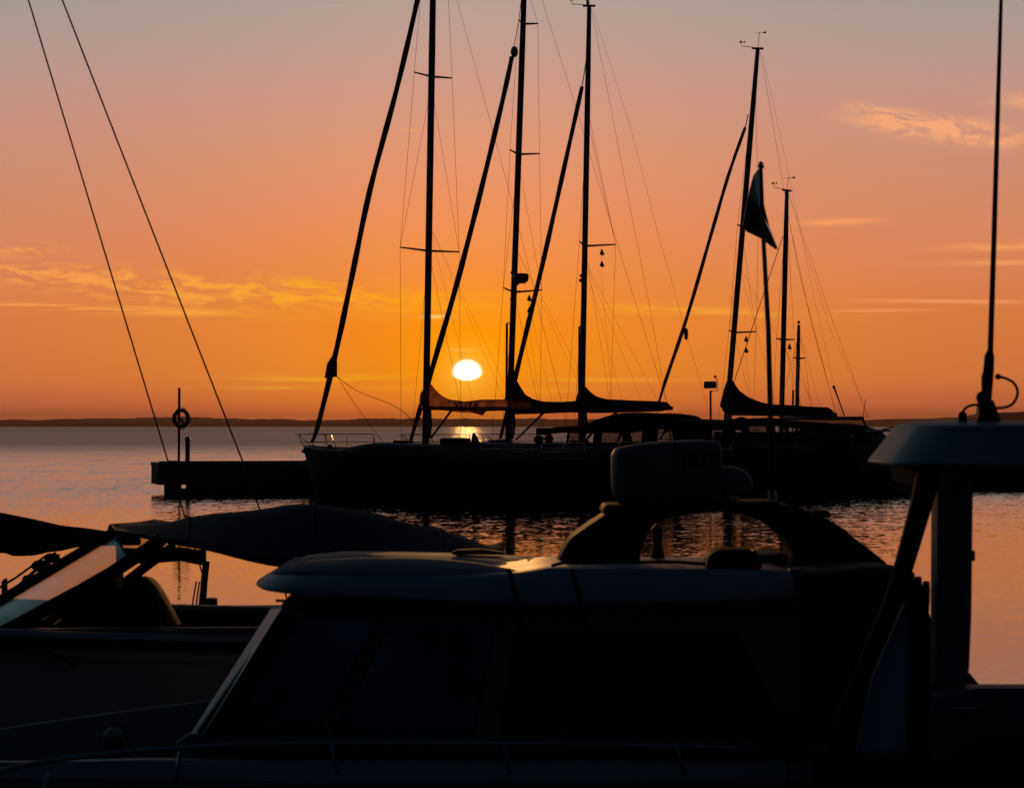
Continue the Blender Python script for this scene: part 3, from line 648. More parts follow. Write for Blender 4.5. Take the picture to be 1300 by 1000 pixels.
y4.canopy([(925, 535, 6), (940, 531, 6), (955, 531, 8), (975, 530, 8), (1000, 533, 5), (1040, 536, 6)], 1.1, 565, [(930, 536, 925, 565, 10), (945, 536, 948, 565, 9), (978, 538, 980, 565, 10), (998, 538, 1000, 550, 4), (1022, 538, 1022, 552, 12)], [[(950, 537), (973, 537), (973, 556), (950, 556)]], 'sprayhood')
obj('cockpit_locker', MB().box((y4.a_of(926), -1.2, 1.8), (y4.a_of(1060), 1.2, y4.C(960, 548).z), y4.L), CANVAS, y4.t, bevel=.05)
obj('instrument_pod', MB().ball(y4.C(941, 534), .24, 8, (1.2, .8, .8)), RUB, y4.t, smooth=True)
y5 = Yacht('shorter-masted yacht at the right end of the row, with a broad cockpit tent', 993, 535, 115)
y5.hull(y5.a_of(905), -7.0, 3.8, 2.2, 2.05, 2.1, HULLW, cabin=(2.4, -2.4, .45), transom=.6)
y5.mast((991.5, 560), (999, 242), .125, spreaders=[(431, .72, .12, .03)], chain=1.3)
y5.stay([(994, 300), (925, 505)], .022, name='forestay_wire'); y5.windgear(1.0)
y5.stay([(1002, 247), (1050, 388), (1102, 530)], .007, b=.3); y5.stay([(1003, 286), (1030, 410), (1063, 530)], .009, b=.1); y5.stay([(1001, 247), (1055, 420), (1110, 545)], .005, b=-.5); y5.cones(0, 0, 1)
obj('boom', MB().tube([y5.C(993, 531), y5.C(1096, 531)], .09, 8), ALU, y5.t, smooth=True)
y5.canopy([(1012, 548, 6), (1030, 544, 9), (1052, 539, 12), (1070, 537, 14), (1085, 539, 14), (1100, 545, 12), (1110, 553, 8)], 1.2, 565,
          [(1012, 549, 1010, 566, 20), (1030, 549, 1030, 566, 20), (1046, 549, 1046, 566, 1), (1066, 548, 1068, 566, 22), (1079, 548, 1078, 566, 6), (1096, 549, 1098, 566, 16)],
          [[(1038, 549), (1056, 549), (1056, 561), (1038, 561)], [(1082, 549), (1092, 549), (1092, 561), (1082, 561)]])
obj('cockpit_locker', MB().box((y5.a_of(985), -1.3, 1.9), (y5.a_of(1118), 1.3, y5.C(1050, 557).z), y5.L), CANVAS, y5.t, bevel=.05)
y5.pulpit(y5.a_of(900), y5.a_of(945)); y5.lifelines(y5.a_of(945), -1.5); y5.pushpit(-6.8)
obj('stern_whip', MB().tube([y5.C(1095, 531), y5.C(1099, 507)], .015, 5), RUB, y5.t)
obj('fishing_rod', MB().tube([y5.C(1059, 492), y5.C(1064, 505), y5.C(1072, 528)], [.05, .03, .03], 6).ball(y5.C(1058.5, 491), .07, 6), RUB, y5.t)
obj('boarding_plank', MB().tube([y5.C(1095, 532), y5.C(1106, 552)], .05, 6).tube([y5.C(1106, 550), y5.C(1136, 541)], .035, 6).tube([y5.C(1104, 547), y5.C(1150, 546)], .05, 6).tube([y5.C(1118, 546), y5.C(1118, 560)], .12, 6), STEEL, y5.t)
y6 = Yacht('small yacht behind the row with the shortest bare mast', 1013, 540, 121)
y6.hull(3.6, -5.0, 3.0, 1.9, 1.75, 1.7, DARKH, cabin=(2.0, -1.6, .4))
y6.mast((1011, 560), (1014, 412), .10, spreaders=[(455, .5, .08, .03)], chain=1.1)
y6.stay([(1014, 415), (1045, 530)], .006); y6.stay([(1013, 430), (985, 535)], .008, name='forestay_wire')
obj('masthead_light', MB().ball(y6.C(1014, 409), .08, 6), WHT, y6.mobj)
obj('stub_aerial', MB().tube([y6.C(1006, 548), y6.C(1007, 495)], .05, 6), ALU, y6.t)
y6.pulpit(3.6, 2.3); y6.pushpit(-4.8)

# ------------------------------------------------------------------ near sailboat at the left edge (boom and twin backstays)
d = 22.0
t = thing('sailboat', 'dark sailboat at the left edge with a covered boom and two long wire backstays', 'sailboat', (P(60, 800, d).x, d, 0))
rg = []
for i in range(21):
    u = i / 20; x = P(-900, 0, d).x + (P(372, 0, d).x - P(-900, 0, d).x) * u; w = 1.5 * (math.sin(min(1, u / .5) * math.pi / 2) if u < .5 else 1 - .25 * ((u - .5) / .5) ** 2); z = 1.14
    rg.append([Vector((x, d + 1.5 + b * max(.03, w), zz)) for b, zz in ((-1, z), (-.97, z * .5), (-.7, 0), (0, -.4), (.7, 0), (.97, z * .5), (1, z), (0, z + .04))])
obj('hull', MB().loft(rg), NAVY, t, smooth=True)
obj('mast', MB().tube([(P(-150, 0, d + 1.5).x, d + 1.5, 1.4), (P(-130, -500, d + 1.5).x, d + 1.5, P(0, -500, d + 1.5).z)], .09, 12), ALU, t, smooth=True)
dd = d + 1.5; top = [(-170, 640), (0, 650), (40, 658), (80, 667), (110, 670), (150, 676), (175, 682)]; bot = [(-170, 690), (0, 702), (8, 702), (17, 706), (45, 705), (60, 701), (78, 699), (100, 694), (150, 686), (175, 686)]
rg = []
for i in range(40):
    x = -170 + 345 * i / 39; a = P(x, interp(top, x), dd); b_ = P(x, interp(bot, x), dd); c = (a + b_) / 2; hh = (a.z - b_.z) / 2
    rg.append([c + Vector((0, .16 * math.sin(2 * math.pi * k / 12) * (1 + .1 * math.sin(i)), hh * math.cos(2 * math.pi * k / 12))) for k in range(12)])
obj('sail_cover', MB().loft(rg), CANVAS, t, smooth=True)
obj('boom', MB().tube([P(-170, 690, dd), P(178, 684, dd)], .06, 8), ALU, t, smooth=True)
mh = P(-122, -500, dd)
obj('backstay', MB().tube([mh, P(36, 0, dd + .2), P(214, 588, dd + .5), P(259, 735, dd + .6)], .0085, 6), WIRE, t)
obj('backstay', MB().tube([mh, P(79, 0, dd - .2), P(309, 588, dd - .6), P(352, 710, dd - .8), P(366, 768, dd - .8)], .0085, 6), WIRE, t)
m = MB(); m.tube([P(60, 704, dd), P(20, 733, dd - .3), P(-25, 760, dd - .6)], .012, 6); m.tube([P(70, 702, dd), P(40, 728, dd - .3), P(14, 752, dd - .5)], .018, 6); m.tube([P(75, 704, dd), P(48, 728, dd - .3), P(30, 748, dd - .5)], .012, 6)
m.ball(P(66, 708, dd), .05, 8, (1.6, .6, 1)).ball(P(52, 718, dd), .06, 8, (1.6, .6, 1)).ball(P(36, 735, dd), .045, 8, (1.4, .6, 1)).ball(P(60, 722, dd), .05, 8)
obj('mainsheet_tackle', m, RUB, t)
obj('toggle', MB().tube([P(4, 760, dd - 1), P(4, 738, dd - 1), P(7, 734, dd - 1), P(8, 757, dd - 1)], .018, 6), STEEL, t)
m = MB(); m.tube([P(262, 712, dd + .6), P(259, 740, dd + .6), P(257, 775, dd + .6)], .035, 8); obj('stern_post', m, WIRE, t)
m = MB()
for x0, x1 in ((249, 243), (253, 248), (256, 252)): m.tube([P(x0, 738, dd + .5), P(x1, 775, dd + .4)], .009, 5)
obj('pushpit', m, STEEL, t)
obj('motor_box', MB().box((P(259, 0, d).x, d, P(0, 776, d).z), (P(273, 0, d).x, d + .2, P(0, 760, d).z)), RUB, t, bevel=.02)
obj('cockpit_coaming', MB().prism([(150, 800), (160, 772), (205, 771), (212, 768), (235, 767), (240, 769), (372, 768), (372, 800)], d - .02, d + .12), NAVY, t, bevel=.02)

# ------------------------------------------------------------------ open motor cruiser on the left, with bimini
dn, df = 16.0, 18.2; dc = 17.1
t = thing('motor_cruiser', 'white open motor cruiser on the left, its dark canopy stretched over a sloping windscreen', 'motorboat', (P(200, 900, dc).x, dc, 0))
rg = []
for i in range(25):
    u = i / 24; x = P(-620, 0, dn).x + (P(560, 0, dn).x - P(-620, 0, dn).x) * u
    w = 1.3 * (math.sin(min(1, u / .55) * math.pi / 2) ** .8 if u < .55 else 1); z = H - (806 - HY) / F * dn + .25 * (1 - u) ** 2
    rg.append([Vector((x, dc + b * max(.03, w), zz)) for b, zz in ((-1, z), (-1.04, z - .1), (-1.04, z - .16), (-.99, z - .2), (-.96, z * .5), (-.8, .05), (0, -.4), (.8, .05), (.96, z * .5), (.99, z - .2), (1.04, z - .1), (1, z), (.93, z), (.92, z - .6), (-.92, z - .6), (-.93, z))])
obj('hull', MB().loft(rg), GEL, t, bevel=.01)
obj('cockpit_sole', MB().box((P(-300, 0, dn).x, dc - 1.18, .98), (P(540, 0, dn).x, dc + 1.18, 1.03)), TEAK, t)
obj('inner_lining', MB().box((P(-100, 0, dn).x, dc + 1.16, 1.04), (P(540, 0, dn).x, dc + 1.19, 1.6)), VINYL, t)
rg = [v for v in ()]
m = MB(); zs = H - (806 - HY) / F * dn
m.tube([Vector((P(x, 0, dn).x, dc - 1.36 * (1 if x > 20 else .8 + .2 * (x + 620) / 640), zs - .07 + .25 * (1 - (x + 620) / 1180) ** 2)) for x in range(-200, 561, 40)], .035, 8)
obj('rubbing_strake', m, RUB, t, smooth=True)
obj('side_stripe', MB().tube(smoothpts([P(-60, 818, 15.72), P(0, 822, 15.72), (P(60, 828, 15.72)), P(85, 838, 15.74), P(95, 846, 15.76)], 6), .014, 6), RUB, t, smooth=True)
# canopy, a lofted skin: near edge, ridge, far edge
ridge_l = [(140, 668), (170, 667), (205, 664), (240, 656), (290, 650), (330, 646), (370, 640.5), (400, 639.5), (440, 645), (480, 653), (520, 663), (560, 672), (595, 683), (618, 693), (640, 703)]
near_l = [(140, 673), (205, 685), (240, 692), (270, 698), (300, 705), (345, 716), (400, 722), (520, 724), (600, 714), (640, 704)]
rg = []
for i in range(41):
    x = 140 + 500 * i / 40; a = P(x, interp(near_l, x), dn + .1); b_ = P(x, interp(ridge_l, x), dc); X_ = b_.x; r = []
    pts = []
    for k in range(13):
        v = -1 + 2 * k / 12; pts.append(Vector((X_ + (a.x - X_) * min(1, abs(v)), dc + v * 1.0, b_.z + (a.z - b_.z) * (abs(v) ** 1.15)  + .003 * math.sin(i * .8 + k))))
    r = pts + [p - Vector((0, 0, .015)) for p in pts[::-1]]; rg.append(r)
cn = obj('bimini_canopy', MB().loft(rg), CANVAS2, t, smooth=True)
for x in (238, 398, 560):
    zc = P(x, interp(ridge_l, x), dc); zn = P(x, interp(near_l, x), dn + .1)
    obj('canopy_bow', MB().tube([Vector((zc.x + (zn.x - zc.x) * abs(v), dc + v * 1.0, zc.z + (zn.z - zc.z) * abs(v) ** 1.15 + .003)) for v in [-1 + k / 6 for k in range(13)]], .011, 6), VINYL, cn, smooth=True)
obj('canopy_hem', MB().tube([P(x, interp(near_l, x), dn + .1) * 1.0 for x in range(142, 640, 25)], .008, 5), VINYL, cn)
obj('canopy_front_tube', MB().tube([Vector((P(141, 0, dn + .1).x, dc - 1.02, P(142, 674, dn).z)), Vector((P(141, 0, dn + .5).x, dc - .6, P(141, 671, dn + .5).z)), Vector((P(141, 0, dc).x, dc, P(141, 668.5, dc).z)), Vector((P(141, 0, dn + .1).x, dc + 1.0, P(141, 672, dc).z))], .022, 8), VINYL, cn, smooth=True)
# windscreen: front frame, glass, lower frame
def bar(name, pts, r, mat, d_=dn, parent=t, n=8): return obj(name, MB().tube([P(x, y, d_) for x, y in pts], r, n), mat, parent, smooth=True)
ws = bar('windscreen_frame', [(146, 674), (120, 690), (80, 714), (40, 738), (0, 762), (-30, 782)], .035, VINYL, dc - .4)
bar('lower_rail', [(206, 684), (175, 705), (140, 728), (105, 748), (60, 772), (20, 794), (-30, 818)], .045, VINYL, dn, ws)
m = MB(); up_ = smoothpts([(146, 677), (100, 705), (50, 735), (0, 765), (-30, 783)], 6); lo_ = smoothpts([(205, 688), (150, 724), (95, 752), (30, 788), (-30, 818)], 6)
rg = []
for a, b_ in zip(up_, lo_):
    r = []
    for k in range(7):
        v = k / 6; dd_ = (dc - .4) + (dn - dc + .4) * v; x = a[0] + (b_[0] - a[0]) * v; y = a[1] + (b_[1] - a[1]) * v - 6 * math.sin(math.pi * v); r.append(P(x, y, dd_))
    rg.append(r)
obj('windscreen_glass', MB().loft(rg, caps=False, closed=False), SHIELD, ws, smooth=True)
bar('windscreen_post', [(150, 678), (152, 700), (152, 745)], .026, GEL, dn + .5, ws)
bar('canopy_strut', [(222, 692), (190, 715), (155, 742)], .035, VINYL, dn + .9, cn)
bar('canopy_strut', [(195, 690), (120, 745), (60, 790)], .03, VINYL, dn + .3, cn)
rg = []
for x, y0, y1_ in ((155, 695, 708), (180, 696, 716), (205, 694, 714), (230, 694, 712), (248, 697, 716), (262, 698, 718)):
    rg.append([P(x, y0, dn + 1.9), P(x, y1_, dn + 1.9), P(x, y1_, dn + 1.92), P(x, y0, dn + 1.92)])
obj('side_curtain', MB().loft(rg), CANVAS, cn)
st_ = thing if False else None
m = MB(); sp = smoothpts([(70, 800), (82, 770), (97, 752), (120, 742), (150, 737), (172, 737), (185, 743), (197, 760), (210, 785), (218, 800)], 5)
m.loft([[P(x + k2, y + k1, dn + .5) + Vector((0, k0, 0)) for x, y in sp] for k0, k1, k2 in ((0, 8, 0), (.06, 0, 0), (.5, 0, 0), (.56, 8, 0))]); obj('helm_seat', m, SEATM, t, smooth=True)
obj('dashboard', MB().prism(smoothpts([(-60, 812), (-40, 790), (0, 782), (60, 788), (75, 812)], 4), dn + .3, dn + 1.8), VINYL, t, bevel=.02)
obj('cockpit_side', MB().prism([(-60, 812), (-60, 800), (60, 798), (220, 797), (560, 795), (560, 812)], dn - .13, dn - .03), GELD, t, bevel=.015)
obj('side_handrail', MB().tube([P(205, 805, dn - .15), P(205, 800.5, dn - .16), P(236, 800.5, dn - .16), P(236, 805, dn - .15)], .008, 6), STEEL, t, smooth=True)
fp = P(143, 924, 12.7)
t = thing('fender', 'dark fender with a pale round end standing on the foredeck of the pilothouse boat', 'fender', fp - Vector((0, 0, .30)))
obj('fender_body', MB().tube([fp - Vector((0, 0, .30)), fp - Vector((0, 0, .27)), fp - Vector((0, 0, .06)), fp - Vector((0, 0, .02)), fp], [.03, .055, .055, .04, .015], 12), NAVY, t, smooth=True)
obj('end_cap', MB().tube([fp - Vector((0, 0, .045)), fp - Vector((0, 0, .02)), fp + Vector((0, 0, .004))], [.053, .045, .018], 12), GEL, t, smooth=True)  # pale colour paints the light caught by the fender's top
obj('fender_line', MB().tube(smoothpts([fp, fp + Vector((.05, 0, .02)), fp + Vector((.09, 0, -.12)), fp + Vector((.12, 0, -.29))], 4), .006, 5), ROPE, t)

# ------------------------------------------------------------------ pilothouse boat filling the lower middle
PN = 12.0; PC = 13.2; PF = 14.4
t = thing('pilothouse_boat', 'large pilothouse motorboat in the lower middle, with a radar arch on its roof', 'motorboat', (P(700, 900, PC).x, PC, 0))
rg = []
for i in range(29):
    u = i / 28; x = P(-260, 0, PN).x + (P(1292, 0, PN).x - P(-260, 0, PN).x) * u
    w = 1.45 * (max(.03, math.sin(min(1, u / .45) * math.pi / 2) ** .75) if u < .45 else 1)
    z = H - (965 - HY) / F * 11.75 - .15 * max(0, (.3 - u) / .3)
    rg.append([Vector((x, PC - .1 + b * w, zz)) for b, zz in ((-1, z), (-1.03, z - .08), (-1.0, z - .15), (-.96, z * .45), (-.8, .02), (0, -.5), (.8, .02), (.96, z * .45), (1.0, z - .15), (1, z), (.94, z), (.93, z - .3), (-.93, z - .3), (-.94, z))])
obj('hull', MB().loft(rg), GEL, t, bevel=.01)
rg = []
for i in range(15):
    u = i / 14; x = P(-250, 0, PN).x + (P(1285, 0, PN).x - P(-250, 0, PN).x) * u; w = 1.45 * max(.03, math.sin(min(1, (u + .006) / .45) * math.pi / 2) ** .75) * .925; z = H - (965 - HY) / F * 11.75 - .15 * max(0, (.3 - u) / .3) - .27
    rg.append([Vector((x, PC - .1 - w, z)), Vector((x, PC - .1 + w, z)), Vector((x, PC - .1 + w, z - .02)), Vector((x, PC - .1 - w, z - .02))])
obj('side_deck', MB().loft(rg), TEAK, t)
# cabin body: raked front, rounded aft cover
side_poly = [(225, 962), (232, 938), (352, 765), (690, 765), (985, 738), (1016, 738), (1020, 962)]
rg = []
for v in range(11):
    k = -1 + 2 * v / 10; ins = abs(k) ** 4
    rg.append([P(x, y, PN) + Vector((0, (k + 1) * 1.2, 0)) + Vector((.0, 0, -.06 * ins)) for x, y in side_poly])
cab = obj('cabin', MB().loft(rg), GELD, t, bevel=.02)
aft = [(1022, 962), (1018, 722), (1060, 722), (1100, 718), (1140, 716), (1160, 720), (1174, 730), (1190, 755), (1204, 790), (1222, 828), (1240, 846), (1258, 860), (1272, 876), (1280, 962)]
rg = []
for v in range(13):
    k = -1 + 2 * v / 12; ins = abs(k) ** 3
    rg.append([P(x, y, PN) + Vector((-.10 * ins * (x - 1018) / 260, (k + 1) * 1.2 - .0, (.02 if y < 900 else 0) - (.05 * ins + .075 * (k + 1)) * (y < 900))) for x, y in aft])
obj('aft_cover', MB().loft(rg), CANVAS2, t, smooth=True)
# roof: visor tier and upper tier
def tier(name, crest, edge_bot, x0, x1, d0, d1, rnd, mat, parent, rise, dcrest, fall, n=46):
    """crest: silhouette rows read at depth dcrest; edge_bot: rows of the lower edge at the near side"""
    rg = []; X0 = P(x0, 0, d0).x; X1 = P(x1, 0, d0).x; mid = (d0 + d1) / 2; hw = (d1 - d0) / 2
    for i in range(n + 1):
        u = (i / n) ** 1.5; X_ = X0 + (X1 - X0) * u; xp = X_ / d0 * F + CX
        f = min(1, (max(0, X_ - X0) / rnd)); w = hw * (.55 + .45 * math.sqrt(max(0, 1 - (1 - f) ** 2)))
        zt = H - (interp(crest, xp) - HY) / F * dcrest; zb = H - (interp(edge_bot, xp) - HY) / F * d0; zt = max(zt, zb + .012); r = []
        rs = interp(rise, xp) * w / hw; ya = mid - w; yb = mid + w
        for k in range(17):
            a = (k / 16) * math.pi / 2; r.append(Vector((X_, ya + rs * (1 - math.cos(a)), zb + (zt - zb) * math.sin(a))))
        for k in range(1, 9):
            v = k / 8; r.append(Vector((X_, ya + rs + (yb - ya - rs) * v, zt - (zt - zb) * v ** 14 - (fall * v * (1 - v ** 14) if zt - zb > .02 else 0))))
        for k in range(1, 6): r.append(Vector((X_, mid + w * (1 - k / 3) * .96, zb - .004)))
        rg.append(r)
    return obj(name, MB().loft(rg), mat, parent, smooth=True)
roof = tier('roof_visor', [(310, 743), (314, 738), (322, 732), (340, 725), (360, 721.5), (420, 718), (520, 719), (600, 721), (660, 719), (700, 713), (760, 713), (1010, 716)],
            [(310, 749), (330, 754), (380, 756), (450, 757), (560, 763), (640, 768), (700, 769), (900, 765), (1010, 758)], 310, 1008, PN - .05, PF + .1, .5, GEL, t, [(310, .35), (520, .3), (640, .14), (1010, .12)], 12.6, .05)
tier('roof_top', [(333, 732), (338, 725), (350, 718), (370, 715), (400, 711.5), (450, 709), (520, 709), (560, 710.5), (600, 714), (640, 720), (665, 725), (690, 730), (720, 736)],
     [(333, 735), (350, 731), (400, 728), (560, 731), (640, 734), (720, 738)], 333, 722, PN + .10, PF - .1, .45, material('weathered_roof_gelcoat', (.42, .43, .43), .75, var=.15, scale=2, spec=.08), roof, [(333, .4), (540, .4), (640, .3), (720, .2)], 12.4, .34)  # matt grey finish keeps the low sun's golden highlight off this tier
# windows in the near side, and the pale corner pillar of the windscreen
dW = PN - .012
def pane(name, poly, mat, th=.02, par=cab, d0=dW): return obj(name, MB().prism(poly, d0, d0 + th), mat, par, bevel=.004)
obj('windscreen_edge', MB().add([P(357, 772, PN - .05), P(257, 934, PN - .05), P(240, 934, PN + .30), P(344, 772, PN + .30), P(357, 772, PN - .03), P(257, 934, PN - .03), P(242, 934, PN + .32), P(346, 772, PN + .32)], [(0, 1, 2, 3), (7, 6, 5, 4), (0, 4, 5, 1), (1, 5, 6, 2), (2, 6, 7, 3), (3, 7, 4, 0)]), material('dull_window_channel', (.07, .10, .115), .35, metal=1.0, var=.3, scale=3, bump=.3, bscale=5), cab)
obj('front_corner_glass', MB().add([P(376, 778, PN - .03), P(284, 930, PN - .03), P(262, 932, PN - .045), P(359, 776, PN - .045)], [(0, 1, 2, 3)]), SHIELD, cab)
FILM = material('scuffed_window_film', (.17, .24, .30), .45, var=.9, scale=1.7, bump=.3, bscale=5)  # bluish blotches paint faint reflections into the panes
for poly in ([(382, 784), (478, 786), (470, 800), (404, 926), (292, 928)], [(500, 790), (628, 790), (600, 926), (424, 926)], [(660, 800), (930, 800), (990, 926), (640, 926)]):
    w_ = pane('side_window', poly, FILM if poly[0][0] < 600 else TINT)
    cx = sum(p[0] for p in poly) / len(poly); cy = sum(p[1] for p in poly) / len(poly)
    o_ = poly + [poly[0]]; ou = [(cx + (x - cx) * 1.035 , cy + (y - cy) * 1.05) for x, y in o_]
    obj('window_gasket', MB().ring(ou, o_, PN - .016, PN + .002), RUB, w_)
obj('cabin_sill', MB().prism([(222, 943), (240, 931), (330, 937), (1140, 942), (1140, 952), (222, 952)], PN - .07, PN + .01), GELD, cab, bevel=.01)
obj('gutter', MB().tube([P(350, 762, PN - .02), P(560, 768, PN - .02), P(700, 772, PN - .02), P(1000, 768, PN - .02)], .008, 6), RUB, cab)
for x in (640, 720): obj('canvas_strap', MB().tube([P(x + 6, 722, PN - .04), P(x + 12, 745, PN - .08), P(x + 18, 768, PN - .06), P(x + 26, 800, PN - .03)], .012, 5), RUB, cab)
# bow rail
pts = smoothpts([P(-160, 1040, 10.6), P(-60, 1000, 10.9), P(0, 979, 11.1), P(60, 966, 11.3), P(130, 957, 11.45), P(200, 951, 11.55), P(300, 945.5, 11.6), P(420, 943, 11.6), P(560, 943, 11.6), P(760, 945, 11.6), P(960, 950, 11.6)], 5)
m = MB().tube(pts, .0145, 8)
br = obj('bow_rail', m, STEEL, t, smooth=True)
for x, y, dx in ((230, 949, -14), (420, 943, 20), (640, 944, 18), (860, 947.5, 16)):
    obj('stanchion', MB().tube([P(x, y, 11.58), P(x + dx, 1030, 11.7)], .012, 6), STEEL, br, smooth=True)
for i in range(3): obj('stanchion', MB().tube([P(80 * i - 100, 1010 - 14 * i, 10.9 + .1 * i), P(80 * i - 104, 1090, 11.1)], .012, 6), STEEL, br, smooth=True)
obj('mid_wire', MB().tube([P(-60, 1040, 11.0), P(130, 1003, 11.4), P(420, 992, 11.62), P(960, 996, 11.62)], .006, 5), STEEL, br)
# radar arch
outer = smoothpts([(703, 724), (722, 687), (740, 672), (758, 660), (770, 652), (786, 644), (870, 641), (985, 640), (1012, 644), (1045, 656), (1070, 670), (1084, 682), (1100, 694), (1118, 708), (1130, 720), (1140, 740)], 4)
inner = smoothpts([(812, 724), (813, 704), (815, 694), (820, 680), (828, 669), (838, 661), (862, 655), (900, 650.5), (932, 651), (955, 656), (975, 665), (990, 676), (1000, 687), (1005, 697), (1006, 704), (1006, 730)], 4)
AD = 13.15
m = MB().ring([tuple(p) for p in outer], [tuple(p) for p in inner], AD, AD + .42); arch = obj('radar_arch', m, ARCHM, t, bevel=.03)
obj('arch_foot_pad', MB().prism([(1000, 728), (1000, 703), (965, 704), (950, 712), (940, 728)], AD - .02, AD + .44), ARCHM, arch, bevel=.02)
obj('equipment_bracket', MB().prism([(826, 712), (830, 690), (827, 672), (834, 664), (842, 672), (840, 690), (845, 712)], AD + .5, AD + .6), RUB, arch, bevel=.01)
obj('arch_step', MB().prism([(1030, 652), (1033, 648), (1053, 648), (1054, 658)], AD + .05, AD + .3), RUB, arch, bevel=.008)
obj('arch_platform', MB().prism([(764, 652), (768, 641), (990, 636), (992, 644), (800, 652)], AD - .04, AD + .46), ARCHM, arch, bevel=.015)
# radar scanner housing with lettering
RD = 13.2; rg = []
for (y, k0, k1, ff) in ((558.5, 800, 898, .2), (556.5, 840, 880, .1)): pass
lev = [(642, 788, 921, .8), (632, 782, 921, .9), (622, 779, 921, .96), (612, 778, 921, .99), (600, 778, 921, 1.0), (580, 778, 920.5, 1.0), (569, 779, 919, .98), (563, 783, 917, .93), (559.5, 800, 908, .8), (557.5, 830, 895, .55)]
for (y, xa, xb, kk) in lev:
    a = P(xa, y, RD); b_ = P(xb, y, RD); cxx = (a.x + b_.x) / 2; hw = (b_.x - a.x) / 2; r = []
    for k in range(32):
        an = 2 * math.pi * k / 32; c = math.cos(an); s_ = math.sin(an); r.append(Vector((cxx + hw * math.copysign(abs(c) ** .42, c), RD + .22 + .21 * kk * math.copysign(abs(s_) ** .55, s_), a.z)))
    rg.append(r)
rad = obj('radar_housing', MB().loft(rg), material('radome_gelcoat', (.20, .20, .21), .55, var=.1, spec=.25), t, smooth=True)
# crown slopes down a little to the left, as the lid does
for v in rad.data.vertices:
    if v.co.z > 2.83: v.co.z -= max(0, .55 - (v.co.x - (P(780, 0, RD).x - rad.parent.location.x))) * .055
letters('JRC', .12, .003, P(864, 594, RD + .006), (R_(90), 0, 0), rad)
m = MB(); rg = []
for y, xa, xb, kk in ((629, 908, 952, .8), (624, 900, 959, 1), (612, 900, 960, 1), (603, 902, 955, .9), (597, 906, 948, .7), (593, 912, 938, .4)):
    a = P(xa, y, RD + .1); b_ = P(xb, y, RD + .1); rg.append([Vector(((a.x + b_.x) / 2 + (b_.x - a.x) / 2 * math.cos(2 * math.pi * k / 20), RD + .3 + .15 * kk * math.sin(2 * math.pi * k / 20), a.z)) for k in range(20)])
obj('satellite_dome', MB().loft(rg), GELD, t, smooth=True)
obj('dome_bracket', MB().tube([P(925, 640, RD + .3), P(925, 628, RD + .3)], .05, 8), STEEL, arch)
# searchlight box and rail on the near roof edge
m = MB().prism([(897, 722), (900, 707), (908, 700), (916, 697.5), (954, 697.5), (962, 703), (967, 714), (968, 722)], PN + .12, PN + .4); sl = obj('searchlight', m, RUB, t, bevel=.015)
obj('trim_strip', MB().tube([P(955, 698, PN + .11), P(964, 705, PN + .11), P(969, 714, PN + .11)], .005, 6), STEEL, sl)
obj('marker_lens', MB().ball(P(902, 707, PN + .14), .011, 8), ORAN, sl)  # orange bead stands in for a glint on the searchlight
obj('roof_handrail', MB().tube([P(700, 718, PN + .1), P(715, 714, PN + .1), P(860, 713, PN + .1), P(895, 716, PN + .1)], .009, 6), RUB, roof, smooth=True)
obj('vent_plate', MB().prism([(1002, 722), (1017, 721), (1017, 733), (1006, 733)], PN - .08, PN - .05), STEEL, roof, bevel=.004)  # glossy plate added for the bright reflection in the slot
obj('wiper_motor', MB().prism([(572, 702), (580, 698), (610, 697), (640, 701), (642, 704), (575, 704)], PF - .3, PF - .2), RUB, roof, bevel=.008)

# flagstaff with its pennant
FD = 13.5
b0 = P(981, 640, FD)
t = thing('flagstaff', 'thin pole with a drooping triangular pennant rising above the radar arch', 'flagpole', b0)
obj('staff', MB().tube([P(981, 642, FD), P(975.5, 420, FD), P(969, 300, FD), P(966, 207, FD)], [.017, .014, .012, .009], 8), ALU, t, smooth=True)
obj('socket', MB().tube([P(981, 643, FD), P(980.6, 624, FD)], .026, 8), STEEL, t)
obj('finial', MB().ball(P(966, 208, FD), .014, 8).tube([P(962, 211, FD), P(970, 212, FD)], .009, 6), STEEL, t)
fl = [(963, 214), (966, 216), (966.5, 240), (969, 262), (978, 285), (987, 317), (984, 316), (965, 303), (950, 293), (943, 288), (946, 268), (951, 245), (957, 222)]
m = MB(); 
def flagpt(x, y, o): 
    return P(x, y, FD) + Vector((0, .05 * math.sin(x * .22) + .03 * math.sin(y * .09) + o, 0))
ca = [flagpt(x, y, -.004) for x, y in fl]; cb = [flagpt(x, y, .004) for x, y in fl]; cen = (963, 268)
n = len(fl); vs = ca + [flagpt(*cen, -.004)] + cb + [flagpt(*cen, .004)]
fs = [(i, (i + 1) % n, n) for i in range(n)] + [(n + 1 + i, 2 * n + 1, n + 1 + (i + 1) % n) for i in range(n)] + [(i, n + 1 + i, n + 1 + (i + 1) % n, (i + 1) % n) for i in range(n)]
obj('pennant', m.add(vs, fs), NAVY, t)

